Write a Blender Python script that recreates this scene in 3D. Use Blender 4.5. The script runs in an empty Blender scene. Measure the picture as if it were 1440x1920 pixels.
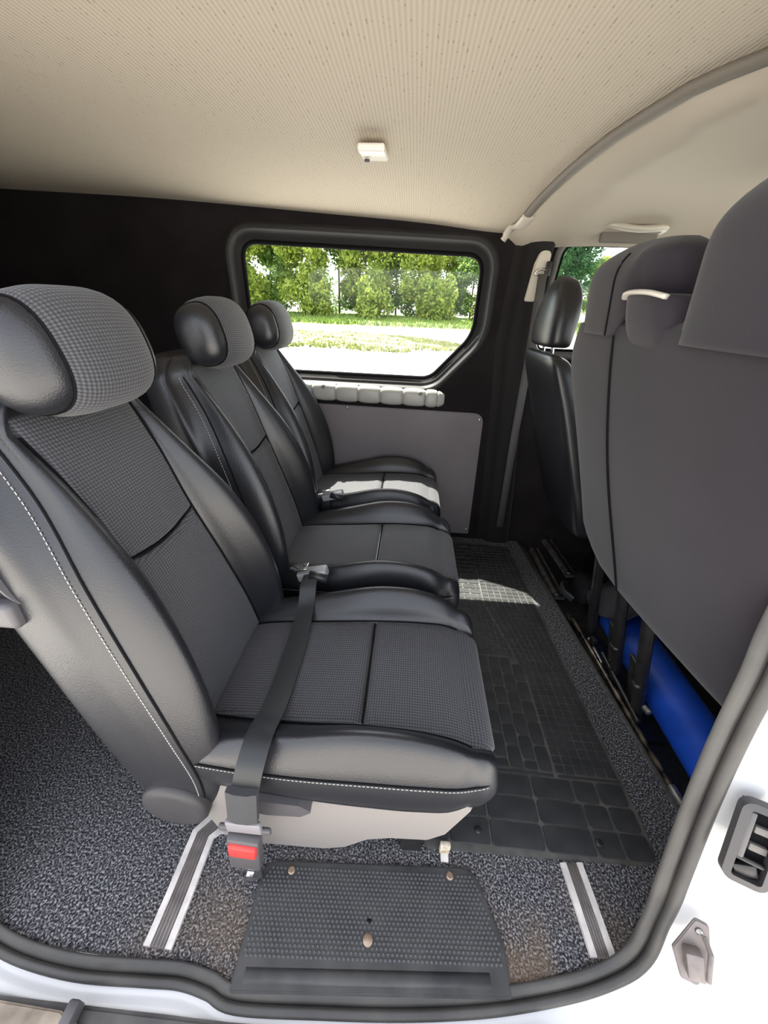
import bpy, bmesh, math, random
import numpy as np
from mathutils import Vector, Matrix
random.seed(7); rng = np.random.default_rng(7)
C = bpy.context.scene
COL = C.collection
PI = math.pi

# ------------------------------------------------------------------ camera
def cam_axes(p, yaw, roll):
    p, yaw, roll = map(math.radians, (p, yaw, roll))
    f = np.array([-math.sin(yaw)*math.cos(p), math.cos(yaw)*math.cos(p), -math.sin(p)])
    r = np.array([math.cos(yaw), math.sin(yaw), 0]); d = np.cross(f, r)
    c, s = math.cos(roll), math.sin(roll)
    return c*r - s*d, s*r + c*d, f
cr, cd, cf = cam_axes(28.8, 3.3, 2.2)
cam = bpy.data.cameras.new('camera'); camo = bpy.data.objects.new('camera', cam); COL.objects.link(camo)
cam.sensor_fit = 'VERTICAL'; cam.sensor_height = 24; cam.lens = 24*693/1920; cam.clip_start = .01; cam.clip_end = 500
m = Matrix.Identity(4)
for i in range(3):
    m[i][0] = cr[i]; m[i][1] = -cd[i]; m[i][2] = -cf[i]
m[2][3] = 1.12
camo.matrix_world = m
C.camera = camo
# ------------------------------------------------------------------ world, sun, exposure
SUNDIR = Vector((.40, -.595, -1.34)).normalized()
w = bpy.data.worlds.new('world'); C.world = w; w.use_nodes = True
nt = w.node_tree; bg = nt.nodes['Background']
sky = nt.nodes.new('ShaderNodeTexSky'); sky.sky_type = 'NISHITA'; sky.sun_disc = False
sky.sun_elevation = math.asin(-SUNDIR.z)
sky.sun_rotation = math.atan2(-SUNDIR.x, -SUNDIR.y)
sky.dust_density = 2.5; sky.air_density = 1.0; sky.ozone_density = 1.0
hs = nt.nodes.new('ShaderNodeHueSaturation'); hs.inputs['Saturation'].default_value = .28
nt.links.new(sky.outputs[0], hs.inputs['Color']); nt.links.new(hs.outputs[0], bg.inputs[0])
bg.inputs[1].default_value = .36
sl = bpy.data.lights.new('sun', 'SUN'); sl.energy = 10.0; sl.angle = math.radians(.6); sl.color = (1, .95, .86)
so = bpy.data.objects.new('sun', sl); COL.objects.link(so); so.rotation_euler = SUNDIR.to_track_quat('-Z', 'Y').to_euler(); so.location = (0, 6, 8)
C.view_settings.view_transform = 'Standard'; C.view_settings.look = 'None'
C.view_settings.exposure = 1.32; C.view_settings.gamma = 1; C.view_settings.use_curve_mapping = False
C.cycles.max_bounces = 10; C.cycles.diffuse_bounces = 6; C.cycles.transparent_max_bounces = 16
C.cycles.caustics_reflective = False; C.cycles.caustics_refractive = False

# ------------------------------------------------------------------ materials
def lin(c): return tuple(((x/255)/12.92 if x/255 <= .04045 else (((x/255)+.055)/1.055)**2.4) for x in c) + (1,)
MATS = {}
def mat(name, col, rough=.6, metal=0, spec=.5, coat=0, bump=None, bstr=.3, bscale=200, bdist=.001, var=0, varscale=8, sheen=0, var2=None):
    m = bpy.data.materials.new(name); m.use_nodes = True; n = m.node_tree; p = n.nodes['Principled BSDF']
    col = tuple(col) + (1,) if len(col) == 3 else col
    p.inputs['Base Color'].default_value = col; p.inputs['Roughness'].default_value = rough
    p.inputs['Metallic'].default_value = metal; p.inputs['Specular IOR Level'].default_value = spec
    p.inputs['Coat Weight'].default_value = coat; p.inputs['Sheen Weight'].default_value = sheen
    tc = n.nodes.new('ShaderNodeTexCoord')
    if var or var2:
        nz = n.nodes.new('ShaderNodeTexNoise'); nz.inputs['Scale'].default_value = varscale; nz.inputs['Detail'].default_value = 6
        n.links.new(tc.outputs['Object'], nz.inputs['Vector'])
        rp = n.nodes.new('ShaderNodeValToRGB'); rp.color_ramp.elements[0].position = .35; rp.color_ramp.elements[1].position = .68
        rp.color_ramp.elements[0].color = tuple(c*(1-var) for c in col[:3]) + (1,)
        rp.color_ramp.elements[1].color = (tuple(var2)+(1,)) if var2 else tuple(min(1, c*(1+var)) for c in col[:3]) + (1,)
        n.links.new(nz.outputs['Fac'], rp.inputs[0]); n.links.new(rp.outputs[0], p.inputs['Base Color'])
    if bump:
        if bump == 'voronoi':
            t = n.nodes.new('ShaderNodeTexVoronoi'); t.inputs['Scale'].default_value = bscale; out = t.outputs['Distance']
        else:
            t = n.nodes.new('ShaderNodeTexNoise'); t.inputs['Scale'].default_value = bscale; t.inputs['Detail'].default_value = 3; out = t.outputs['Fac']
        n.links.new(tc.outputs['Object'], t.inputs['Vector'])
        b = n.nodes.new('ShaderNodeBump'); b.inputs['Strength'].default_value = bstr; b.inputs['Distance'].default_value = bdist
        n.links.new(out, b.inputs['Height']); n.links.new(b.outputs[0], p.inputs['Normal'])
    MATS[name] = m
    return m
def math_node(n, op, a, b=None):
    x = n.nodes.new('ShaderNodeMath'); x.operation = op
    for i, v in enumerate((a, b)):
        if v is None: continue
        if isinstance(v, (int, float)): x.inputs[i].default_value = v
        else: n.links.new(v, x.inputs[i])
    return x.outputs[0]
def weave(name, dark, light, pu=.0060, pv=.0052):
    m = bpy.data.materials.new(name); m.use_nodes = True; n = m.node_tree; p = n.nodes['Principled BSDF']
    uv = n.nodes.new('ShaderNodeUVMap'); uv.uv_map = 'UVMap'
    s = n.nodes.new('ShaderNodeSeparateXYZ'); n.links.new(uv.outputs[0], s.inputs[0])
    u = math_node(n, 'MULTIPLY', s.outputs[0], PI/pu); v = math_node(n, 'MULTIPLY', s.outputs[1], PI/pv)
    a = math_node(n, 'SINE', math_node(n, 'ADD', u, v)); b = math_node(n, 'SINE', math_node(n, 'SUBTRACT', u, v))
    h = math_node(n, 'MULTIPLY', a, b)
    h = math_node(n, 'ADD', math_node(n, 'MULTIPLY', h, .5), .5)
    mx = n.nodes.new('ShaderNodeMix'); mx.data_type = 'RGBA'
    mr = n.nodes.new('ShaderNodeMapRange'); mr.inputs[1].default_value = .35; mr.inputs[2].default_value = .8
    n.links.new(h, mr.inputs[0]); n.links.new(mr.outputs[0], mx.inputs[0])
    mx.inputs[6].default_value = tuple(dark)+(1,); mx.inputs[7].default_value = tuple(light)+(1,)
    n.links.new(mx.outputs[2], p.inputs['Base Color'])
    p.inputs['Roughness'].default_value = .75; p.inputs['Sheen Weight'].default_value = .15
    bp = n.nodes.new('ShaderNodeBump'); bp.inputs['Strength'].default_value = .8; bp.inputs['Distance'].default_value = .0012
    n.links.new(h, bp.inputs['Height']); n.links.new(bp.outputs[0], p.inputs['Normal'])
    MATS[name] = m; return m

LEATHER = mat('black_leather', (.013, .013, .016), .34, spec=.6, bump='voronoi', bstr=.35, bscale=420, bdist=.0006)
LEATHER2 = mat('side_leather', (.040, .038, .040), .5, spec=.4, bump='voronoi', bstr=.3, bscale=420, bdist=.0005)
WEAVE = weave('woven_seat_fabric', (.029, .029, .033), (.092, .092, .101))
STITCH = mat('pale_thread', (.42, .40, .38), .7)
PIPING = mat('black_piping', (.008, .008, .009), .95, spec=.08)
GREYPL = mat('warm_grey_plastic', (.25, .225, .21), .5, bump='noise', bscale=500, bstr=.1)
DKPL = mat('dark_grey_plastic', (.075, .07, .075), .45, bump='noise', bscale=600, bstr=.1)
BLKPL = mat('black_plastic', (.018, .018, .02), .4)
BLKMET = mat('black_painted_metal', (.016, .015, .015), .35, spec=.5, var=.4, varscale=30)
CHROME = mat('chrome', (.8, .8, .8), .15, 1)
STEEL = mat('worn_steel', (.35, .34, .33), .35, .9, var=.3, varscale=60)
BRONZE = mat('bronze_bolt', (.30, .22, .16), .4, .6)
FELT = mat('black_felt', (.015, .0125, .0135), .95, spec=.12, bump='noise', bscale=350, bstr=.4, var=.2, varscale=6, sheen=.04)
COVER = mat('charcoal_cover_cloth', (.023, .019, .025), .85, spec=.25, bump='noise', bscale=700, bstr=.35, var=.12, varscale=4, sheen=.15)
RUBBER = mat('seal_rubber', (.031, .029, .028), .5, bump='noise', bscale=120, bstr=.25, var=.2, varscale=10, var2=(.046, .042, .038))
MATRUB = mat('mat_rubber', (.030, .032, .034), .5, spec=.4, var=.3, varscale=14, var2=(.040, .040, .042), bump='noise', bscale=250, bstr=.2)
MATDUST = mat('dusty_mat_rubber', (.075, .072, .066), .7, var=.4, varscale=20)
STUD = mat('stud_rubber', (.085, .085, .09), .5)
STEPRUB = mat('step_rubber', (.033, .034, .037), .5, var=.3, varscale=18, var2=(.05, .049, .048))
WHITE = mat('white_paint', (.50, .50, .51), .25, coat=.4)
WHITEAL = mat('white_aluminium', (.62, .58, .55), .45, var=.15, varscale=40)
RIBGREY = mat('ribbed_grey_vinyl', (.17, .15, .14), .6, var=.25, varscale=30)
PANEL = mat('grey_hardboard', (.155, .138, .145), .6, var=.12, varscale=3, bump='noise', bscale=300, bstr=.08)
VINYL = mat('pale_grey_vinyl', (.36, .355, .33), .38, spec=.5, bump='noise', bscale=25, bstr=.25, bdist=.003)
LINER = mat('smooth_beige_liner', (.53, .475, .39), .85, bump='noise', bscale=500, bstr=.1)
CAPPL = mat('cream_plastic', (.62, .58, .50), .4)
LINERGREY = mat('joint_strip_grey', (.19, .17, .145), .7)
BLUE = mat('blue_plastic', (.010, .075, .50), .5, var=.12, varscale=25)
RED = mat('red_button', (.75, .045, .04), .3)
BELT = mat('belt_webbing', (.011, .013, .015), .55)
CONC = mat('pale_concrete', (.50, .48, .45), .9, var=.12, varscale=1.2, bump='noise', bscale=20, bstr=.3, bdist=.01)
ROADM = mat('pale_road', (.42, .41, .40), .9, var=.1, varscale=.8)
DIRT = mat('dirty_film', (.30, .25, .20), .8, var=.4, varscale=12)
GRASS = mat('dry_grass', (.22, .27, .07), .9, var=.35, varscale=1.6, var2=(.36, .36, .14))
GRASS2 = mat('green_grass', (.16, .27, .04), .9, var=.35, varscale=.9, var2=(.30, .38, .09))
BARK = mat('bark', (.09, .07, .05), .9)
def leafmat(name, c1, c2):
    m = mat(name, c1, .6, var=.25, varscale=1.3, var2=c2)
    n = m.node_tree; p = n.nodes['Principled BSDF']; out = [x for x in n.nodes if x.type == 'OUTPUT_MATERIAL'][0]
    tr = n.nodes.new('ShaderNodeBsdfTranslucent'); mx = n.nodes.new('ShaderNodeMixShader'); mx.inputs[0].default_value = .45
    src = p.inputs['Base Color'].links[0].from_socket
    n.links.new(src, tr.inputs[0]); n.links.new(p.outputs[0], mx.inputs[1]); n.links.new(tr.outputs[0], mx.inputs[2]); n.links.new(mx.outputs[0], out.inputs[0])
    return m
LEAF1 = leafmat('fresh_leaves', (.22, .34, .05), (.58, .64, .14))
LEAF2 = leafmat('dark_leaves', (.10, .20, .055), (.30, .42, .11))
LEAF3 = leafmat('blue_green_leaves', (.05, .14, .06), (.10, .24, .10))

# headliner with fine ribs that run across the van
def ribbed():
    m = bpy.data.materials.new('ribbed_headliner'); m.use_nodes = True; n = m.node_tree; p = n.nodes['Principled BSDF']
    tc = n.nodes.new('ShaderNodeTexCoord'); s = n.nodes.new('ShaderNodeSeparateXYZ'); n.links.new(tc.outputs['Object'], s.inputs[0])
    x = math_node(n, 'SINE', math_node(n, 'MULTIPLY', s.outputs[0], 2*PI/.0078))
    h = math_node(n, 'ADD', math_node(n, 'MULTIPLY', x, .5), .5)
    # perforations: tiny holes in the grooves
    vo = n.nodes.new('ShaderNodeTexNoise'); vo.inputs['Scale'].default_value = 90; vo.inputs['Detail'].default_value = 1
    n.links.new(tc.outputs['Object'], vo.inputs['Vector'])
    gr = math_node(n, 'MULTIPLY', math_node(n, 'LESS_THAN', h, .12), math_node(n, 'GREATER_THAN', vo.outputs['Fac'], .66))
    nz = n.nodes.new('ShaderNodeTexNoise'); nz.inputs['Scale'].default_value = 3; n.links.new(tc.outputs['Object'], nz.inputs['Vector'])
    m1 = n.nodes.new('ShaderNodeMix'); m1.data_type = 'RGBA'; n.links.new(h, m1.inputs[0])
    m1.inputs[6].default_value = (.47, .41, .325, 1); m1.inputs[7].default_value = (.56, .50, .41, 1)
    m2 = n.nodes.new('ShaderNodeMix'); m2.data_type = 'RGBA'; n.links.new(gr, m2.inputs[0]); n.links.new(m1.outputs[2], m2.inputs[6])
    m2.inputs[7].default_value = (.30, .25, .19, 1)
    n.links.new(m2.outputs[2], p.inputs['Base Color']); p.inputs['Roughness'].default_value = .9
    b = n.nodes.new('ShaderNodeBump'); b.inputs['Strength'].default_value = .5; b.inputs['Distance'].default_value = .0008
    n.links.new(h, b.inputs['Height']); n.links.new(b.outputs[0], p.inputs['Normal'])
    return m
RIBBED = ribbed()
def carpetmat():
    m = bpy.data.materials.new('speckled_carpet'); m.use_nodes = True; n = m.node_tree; p = n.nodes['Principled BSDF']
    tc = n.nodes.new('ShaderNodeTexCoord')
    a = n.nodes.new('ShaderNodeTexNoise'); a.inputs['Scale'].default_value = 240; a.inputs['Detail'].default_value = 3; a.inputs['Distortion'].default_value = .3
    n.links.new(tc.outputs['Object'], a.inputs['Vector'])
    r = n.nodes.new('ShaderNodeValToRGB'); e = r.color_ramp.elements
    e[0].position = .40; e[0].color = (.020, .020, .023, 1); e[1].position = .66; e[1].color = (.34, .335, .345, 1)
    x = e.new(.52); x.color = (.085, .083, .09, 1)
    n.links.new(a.outputs['Fac'], r.inputs[0])
    # trodden-in dirt: brown near the sill
    d = n.nodes.new('ShaderNodeTexNoise'); d.inputs['Scale'].default_value = 7; d.inputs['Detail'].default_value = 4
    n.links.new(tc.outputs['Object'], d.inputs['Vector'])
    s = n.nodes.new('ShaderNodeSeparateXYZ'); n.links.new(tc.outputs['Object'], s.inputs[0])
    mr = n.nodes.new('ShaderNodeMapRange'); mr.inputs[1].default_value = .40; mr.inputs[2].default_value = .20; n.links.new(s.outputs[1], mr.inputs[0])
    mrx = n.nodes.new('ShaderNodeMapRange'); mrx.inputs[1].default_value = -.55; mrx.inputs[2].default_value = -.2; n.links.new(s.outputs[0], mrx.inputs[0])
    mr2 = n.nodes.new('ShaderNodeMapRange'); mr2.inputs[1].default_value = .42; mr2.inputs[2].default_value = .62; n.links.new(d.outputs['Fac'], mr2.inputs[0])
    f = math_node(n, 'MULTIPLY', math_node(n, 'MULTIPLY', mr.outputs[0], mr2.outputs[0]), math_node(n, 'MULTIPLY', mrx.outputs[0], .75))
    mx = n.nodes.new('ShaderNodeMix'); mx.data_type = 'RGBA'; n.links.new(f, mx.inputs[0]); n.links.new(r.outputs[0], mx.inputs[6])
    mxx = n.nodes.new('ShaderNodeMix'); mxx.data_type = 'RGBA'; n.links.new(a.outputs['Fac'], mxx.inputs[0]); mxx.inputs[6].default_value = (.05, .035, .022, 1); mxx.inputs[7].default_value = (.26, .19, .13, 1)
    n.links.new(mxx.outputs[2], mx.inputs[7]); n.links.new(mx.outputs[2], p.inputs['Base Color']); p.inputs['Roughness'].default_value = 1; p.inputs['Specular IOR Level'].default_value = .1
    b = n.nodes.new('ShaderNodeBump'); b.inputs['Strength'].default_value = 1; b.inputs['Distance'].default_value = .003
    n.links.new(a.outputs['Fac'], b.inputs['Height']); n.links.new(b.outputs[0], p.inputs['Normal'])
    return m
CARPET = carpetmat()
def glassmat():
    m = bpy.data.materials.new('window_glass'); m.use_nodes = True; n = m.node_tree
    n.nodes.remove(n.nodes['Principled BSDF']); out = [x for x in n.nodes if x.type == 'OUTPUT_MATERIAL'][0]
    t = n.nodes.new('ShaderNodeBsdfTransparent'); t.inputs[0].default_value = (.93, .96, .94, 1)
    g = n.nodes.new('ShaderNodeBsdfGlossy'); g.inputs['Roughness'].default_value = .02
    fr = n.nodes.new('ShaderNodeFresnel'); fr.inputs[0].default_value = 1.45
    mx = n.nodes.new('ShaderNodeMixShader'); n.links.new(fr.outputs[0], mx.inputs[0]); n.links.new(t.outputs[0], mx.inputs[1]); n.links.new(g.outputs[0], mx.inputs[2]); n.links.new(mx.outputs[0], out.inputs[0])
    return m
GLASS = glassmat()

# ------------------------------------------------------------------ mesh helpers
def obj(name, verts, faces, material, parent=None, smooth=True, angle=None, uvs=None):
    me = bpy.data.meshes.new(name); me.from_pydata([tuple(v) for v in verts], [], faces); me.update()
    bm = bmesh.new(); bm.from_mesh(me); bmesh.ops.recalc_face_normals(bm, faces=bm.faces); bm.to_mesh(me); bm.free()
    if material: me.materials.append(material)
    if uvs is not None:
        ul = me.uv_layers.new(name='UVMap')
        for l in me.loops: ul.data[l.index].uv = uvs[l.vertex_index]
    if smooth: me.shade_smooth()
    if smooth and angle: me.set_sharp_from_angle(angle=math.radians(angle))
    o = bpy.data.objects.new(name, me); COL.objects.link(o); o.parent = parent
    return o
def objbm(name, bm, material, parent=None, smooth=True, angle=40):
    me = bpy.data.meshes.new(name); bmesh.ops.recalc_face_normals(bm, faces=bm.faces); bm.to_mesh(me); bm.free()
    if material: me.materials.append(material)
    if smooth: me.shade_smooth(); me.set_sharp_from_angle(angle=math.radians(angle))
    o = bpy.data.objects.new(name, me); COL.objects.link(o); o.parent = parent
    return o
def empty(name, loc=(0, 0, 0), rz=0):
    o = bpy.data.objects.new(name, None); COL.objects.link(o); o.location = loc; o.rotation_euler = (0, 0, rz); o.empty_display_size = .1
    return o
def tag(o, label=None, cat=None, group=None, kind=None):
    if label: o['label'] = label
    if cat: o['category'] = cat
    if group: o['group'] = group
    if kind: o['kind'] = kind
    return o
def struct(o): o['kind'] = 'structure'; return o
def kids(o): return [c for c in bpy.data.objects if c.parent == o]
def copy_tree(o, parent=None):
    c = o.copy(); COL.objects.link(c); c.parent = parent
    for ch in list(o.children): copy_tree(ch, c)
    return c
def catmull(pts, n=8, closed=False):
    P = [np.array(p, float) for p in pts]; out = []
    N = len(P)
    rngs = range(N) if closed else range(N-1)
    for i in rngs:
        p1, p2 = P[i], P[(i+1) % N]
        p0 = P[i-1] if (closed or i > 0) else 2*p1-p2
        p3 = P[(i+2) % N] if (closed or i+2 < N) else 2*p2-p1
        for k in range(n):
            t = k/n
            out.append(.5*((2*p1)+(-p0+p2)*t+(2*p0-5*p1+4*p2-p3)*t*t+(-p0+3*p1-3*p2+p3)*t**3))
    if not closed: out.append(P[-1])
    return out
def loft(rings, closed=True, cap=True):
    V, F = [], []; n = len(rings[0])
    for r in rings: V += [tuple(p) for p in r]
    for i in range(len(rings)-1):
        for j in range(n if closed else n-1):
            a = i*n+j; b = i*n+(j+1) % n
            F.append((a, b, b+n, a+n))
    if cap and closed:
        for base in (0, (len(rings)-1)*n):
            c = len(V); V.append(tuple(np.mean([V[base+k] for k in range(n)], axis=0)))
            for j in range(n): F.append((c, base+j, base+(j+1) % n))
    return V, F
def tube_vf(pts, r, seg=8, closed=False, cap=True, flat=None, up=(0, 0, 1)):
    """tube along pts; flat=(a,b) gives an elliptical/strip section (a along side, b along normal)"""
    P = [np.array(p, float) for p in pts]; n = len(P); rings = []
    for i in range(n):
        if closed: t = P[(i+1) % n]-P[i-1]
        else: t = P[min(i+1, n-1)]-P[max(i-1, 0)]
        t /= np.linalg.norm(t)+1e-12
        u = np.array(up, float)
        if abs(u @ t) > .95: u = np.array((1., 0, 0)) if abs(t[0]) < .9 else np.array((0, 1., 0))
        s = np.cross(t, u); s /= np.linalg.norm(s); q = np.cross(s, t)
        a, b = flat if flat else ((r[i] if hasattr(r, '__len__') else r),)*2
        rings.append([P[i]+s*a*math.cos(2*PI*k/seg+PI/seg)+q*b*math.sin(2*PI*k/seg+PI/seg) for k in range(seg)])
    if closed:
        rings.append(rings[0]); V, F = loft(rings, cap=False)
    else: V, F = loft(rings, cap=cap)
    return V, F
def tube(name, pts, r, material, parent=None, seg=8, closed=False, flat=None, up=(0, 0, 1), angle=50):
    V, F = tube_vf(pts, r, seg, closed, True, flat, up)
    return obj(name, V, F, material, parent, angle=angle)
def join_vf(lst):
    V, F = [], []
    for v, f in lst:
        o = len(V); V += list(v); F += [tuple(i+o for i in x) for x in f]
    return V, F
def box_bm(cx, cy, cz, sx, sy, sz, bevel=0, seg=2, rot=None, bm=None):
    b = bmesh.new(); bmesh.ops.create_cube(b, size=1)
    bmesh.ops.scale(b, vec=(sx, sy, sz), verts=b.verts)
    if bevel: bmesh.ops.bevel(b, geom=list(b.edges), offset=bevel, segments=seg, affect='EDGES', profile=.5)
    if rot is not None: bmesh.ops.rotate(b, cent=(0, 0, 0), matrix=Matrix(rot) if not isinstance(rot, Matrix) else rot, verts=b.verts)
    bmesh.ops.translate(b, vec=(cx, cy, cz), verts=b.verts)
    return b
def box(name, c, s, material, parent=None, bevel=.002, rot=None, seg=2):
    return objbm(name, box_bm(*c, *s, bevel, seg, rot), material, parent)
def prism(name, poly, axis, a, b, material, parent=None, bevel=0, seg=2, angle=35):
    """extrude 2D polygon (in the two other axes, order kept) from a to b along axis"""
    bm = bmesh.new(); vs = []
    for p in poly:
        q = list(p); q.insert('xyz'.index(axis), a); vs.append(bm.verts.new(q))
    f = bm.faces.new(vs); r = bmesh.ops.extrude_face_region(bm, geom=[f])
    d = [0, 0, 0]; d['xyz'.index(axis)] = b-a
    bmesh.ops.translate(bm, vec=d, verts=[v for v in r['geom'] if isinstance(v, bmesh.types.BMVert)])
    if bevel:
        bmesh.ops.bevel(bm, geom=[e for e in bm.edges if abs(e.verts[0].co['xyz'.index(axis)]-e.verts[1].co['xyz'.index(axis)]) < 1e-6], offset=bevel, segments=seg, affect='EDGES')
    return objbm(name, bm, material, parent, angle=angle)
def rrect(x0, y0, x1, y1, r, n=5):
    out = []
    rs = r if hasattr(r, '__len__') else (r,)*4   # order: BL BR TR TL
    for (cx, cy, a0, rr) in ((x0, y0, PI, rs[0]), (x1, y0, 1.5*PI, rs[1]), (x1, y1, 0, rs[2]), (x0, y1, .5*PI, rs[3])):
        sx = 1 if cx == x0 else -1; sy = 1 if cy == y0 else -1
        for k in range(n+1):
            a = a0+k/n*PI/2
            out.append((cx+sx*rr+rr*math.cos(a), cy+sy*rr+rr*math.sin(a)))
    return out
def round_poly(pts, radii, n=6):
    out = []; N = len(pts)
    for i in range(N):
        p = np.array(pts[i], float); a = np.array(pts[i-1], float); b = np.array(pts[(i+1) % N], float)
        r = radii[i] if hasattr(radii, '__len__') else radii
        d1 = (a-p)/np.linalg.norm(a-p); d2 = (b-p)/np.linalg.norm(b-p)
        ang = math.acos(max(-1, min(1, d1 @ d2))); L = min(r/math.tan(ang/2), .48*np.linalg.norm(a-p), .48*np.linalg.norm(b-p))
        q1, q2 = p+d1*L, p+d2*L
        for k in range(n+1):
            t = k/n; out.append(tuple((1-t)**2*q1+2*t*(1-t)*p+t*t*q2))
    return out
def offset_poly(pts, d):
    P = np.array(pts); n = len(P); out = []
    area = sum(P[i][0]*P[(i+1) % n][1]-P[(i+1) % n][0]*P[i][1] for i in range(n))
    s = 1 if area > 0 else -1
    for i in range(n):
        t = P[(i+1) % n]-P[i-1]; t = t/(np.linalg.norm(t)+1e-12)
        out.append((P[i][0]+t[1]*d*s, P[i][1]-t[0]*d*s))
    return out
def ip(x, xs, ys): return float(np.interp(x, xs, ys))
def smooth_ip(xs, ys):
    xs = np.array(xs); ys = np.array(ys)
    m_ = np.gradient(ys, xs)
    def f(x):
        x = min(max(x, xs[0]), xs[-1]); i = min(np.searchsorted(xs, x, side='right')-1, len(xs)-2); i = max(i, 0)
        h = xs[i+1]-xs[i]; t = (x-xs[i])/h
        return float((2*t**3-3*t**2+1)*ys[i]+(t**3-2*t**2+t)*h*m_[i]+(-2*t**3+3*t**2)*ys[i+1]+(t**3-t**2)*h*m_[i+1])
    return f

# ================================================================== THE SETTING
# ---- floor of the load bay: carpeted board
fl = []
poly = [(-2.1, .18), (-.75, .18), (-.34, .178), (-.25, .162), (.1, .172), (.30, .205), (.45, .245), (.53, .27), (.72, .30), (.772, .50), (.70, 1.20), (.655, 1.80), (-2.1, 1.80)]
o = prism('floor', poly, 'z', -.03, 0, CARPET, bevel=.004); struct(o)
# fold of carpet along the front edge of the board
V, F = tube_vf([(.772, .50, -.004), (.740, .85, -.004), (.708, 1.2, -.004), (.668, 1.76, -.004)], .01, 8, flat=(.013, .006))
o = obj('trim_1', V, F, mat('carpet_binding', (.07, .07, .065), .9, var=.3, varscale=60, bump='noise', bscale=400, bstr=.6)); struct(o)
# lower floor of the cab
o = prism('floor_1', [(.50, .40), (1.5, .40), (1.5, 1.8), (.50, 1.8)], 'z', -.10, -.05, mat('cab_floor', (.014, .014, .015), .6, var=.4, varscale=20, bump='noise', bscale=90, bstr=.8, bdist=.004)); struct(o)

# ---- roof and walls
zE = smooth_ip([-2.2, -1.7, -1.04, -.4, .02, .32, .7, 1.4], [1.51, 1.491, 1.471, 1.437, 1.413, 1.388, 1.40, 1.37])
def J(y): return ip(y, [.3, .84, .92, 1.13, 1.44, 1.70, 1.80], [.56, .49, .445, .405, .385, .36, .325])
def zroof(x, y):
    e = zE(x); k = max(0, min(1, (y-.40)/1.40)); s = 1-abs(2*k-1)**3.2
    return e+s*(1.475-e if x < .5 else .07)
V = []; F = []; nx, ny = 60, 40
for i in range(nx+1):
    for j in range(ny+1):
        y = .40+1.41*j/ny; x = -2.15+(J(y)+2.15)*i/nx
        V.append((x, y, zroof(x, y)))
for i in range(nx):
    for j in range(ny):
        a = i*(ny+1)+j; F.append((a, a+1, a+ny+2, a+ny+1))
o = obj('ceiling', V, F, RIBBED); struct(o)
V = []; F = []; nx = 30
for i in range(nx+1):
    for j in range(ny+1):
        y = .40+1.41*j/ny; t = i/nx; x0 = J(y)+.008; x = x0+(1.42-x0)*t
        z = zroof(x, y)-.028*min(1, (x-x0)/.05)**.5 - .10*max(0, (x-1.0)/.42)**2
        if y > 1.6: z -= .012*((y-1.6)/.2)
        V.append((x, y, z))
for i in range(nx):
    for j in range(ny):
        a = i*(ny+1)+j; F.append((a, a+1, a+ny+2, a+ny+1))
o = obj('ceiling_1', V, F, LINER); struct(o)
# joint strip between the two headliners with its cream end cap
pts = [(J(y)+.004, y, zroof(J(y), y)-.006) for y in np.linspace(.42, 1.72, 26)]
js = empty('trim_2'); struct(js)
tube('joint_strip', pts, .01, LINERGREY, js, seg=10, flat=(.016, .011))
pts = [(.372, 1.66, zroof(.372, 1.66)-.012), (.36, 1.72, zroof(.36, 1.72)-.014), (.345, 1.765, 1.405), (.33, 1.79, 1.385), (.318, 1.797, 1.368)]
V, F = tube_vf(catmull(pts, 5), .02, 12, flat=(.026, .010)); obj('end_cap', V, F, CAPPL, js, angle=60)
# outer roof skin
o = box('ceiling_2', (-.35, 1.10, 1.575), (3.6, 1.72, .03), WHITE, bevel=.01); struct(o)

# far side wall with its window opening
WIN = [(-.748, .842), (.085, .838), (.262, 1.03), (.262, 1.325), (-.748, 1.349)]
win = round_poly(WIN, [.07, .10, .16, .07, .07], 8)
DW = round_poly([(.535, .98), (1.30, .98), (1.02, 1.372), (.565, 1.372)], [.04, .05, .1, .06], 8)
def wall_with_holes(name, outer, holes, y, material):
    bm = bmesh.new(); allE = []
    for lp in [outer]+holes:
        vs = [bm.verts.new((p[0], y, p[1])) for p in lp]
        allE += [bm.edges.new((vs[i], vs[(i+1) % len(vs)])) for i in range(len(vs))]
    bmesh.ops.triangle_fill(bm, edges=allE, use_beauty=True)
    return objbm(name, bm, material, None, smooth=False)
o1 = offset_poly(win, .062)
outer = [(-2.15, -.08), (.47, -.08), (.47, 1.39)] + [(x, zE(x)+.02) for x in np.linspace(.32, -2.15, 12)]
o = wall_with_holes('wall_left', outer, [o1], 1.80, FELT); struct(o)
def ringset(name, base, prof, material, parent=None):
    rings = [[(p[0], y, p[1]) for p in offset_poly(base, d)] for d, y in prof]
    V, F = loft(rings, cap=False)
    return obj(name, V, F, material, parent)
w1 = empty('window_1'); struct(w1)
ringset('window_surround', win, [(.062, 1.80), (.054, 1.790), (.044, 1.788), (.036, 1.797), (.030, 1.822), (.018, 1.840), (.004, 1.846)], mat('dark_surround_cloth', (.012, .0115, .012), .6, spec=.35, sheen=.05), w1)
ringset('rubber_gasket', win, [(.006, 1.842), (.003, 1.834), (-.004, 1.832), (-.009, 1.838), (-.010, 1.848)], PIPING, w1)
bm = bmesh.new(); bm.faces.new([bm.verts.new((p[0], 1.846, p[1])) for p in win]); objbm('pane', bm, GLASS, w1, smooth=False)
# outer body skin beyond the wall
skin_hole = offset_poly(win, .012); dw_hole = offset_poly(DW, .012)
o = wall_with_holes('wall_left_1', [(-2.2, -.35), (1.6, -.35), (1.6, 1.0), (1.12, 1.5), (.9, 1.585), (-2.2, 1.585)], [skin_hole, dw_hole], 1.87, WHITE); struct(o)
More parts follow.
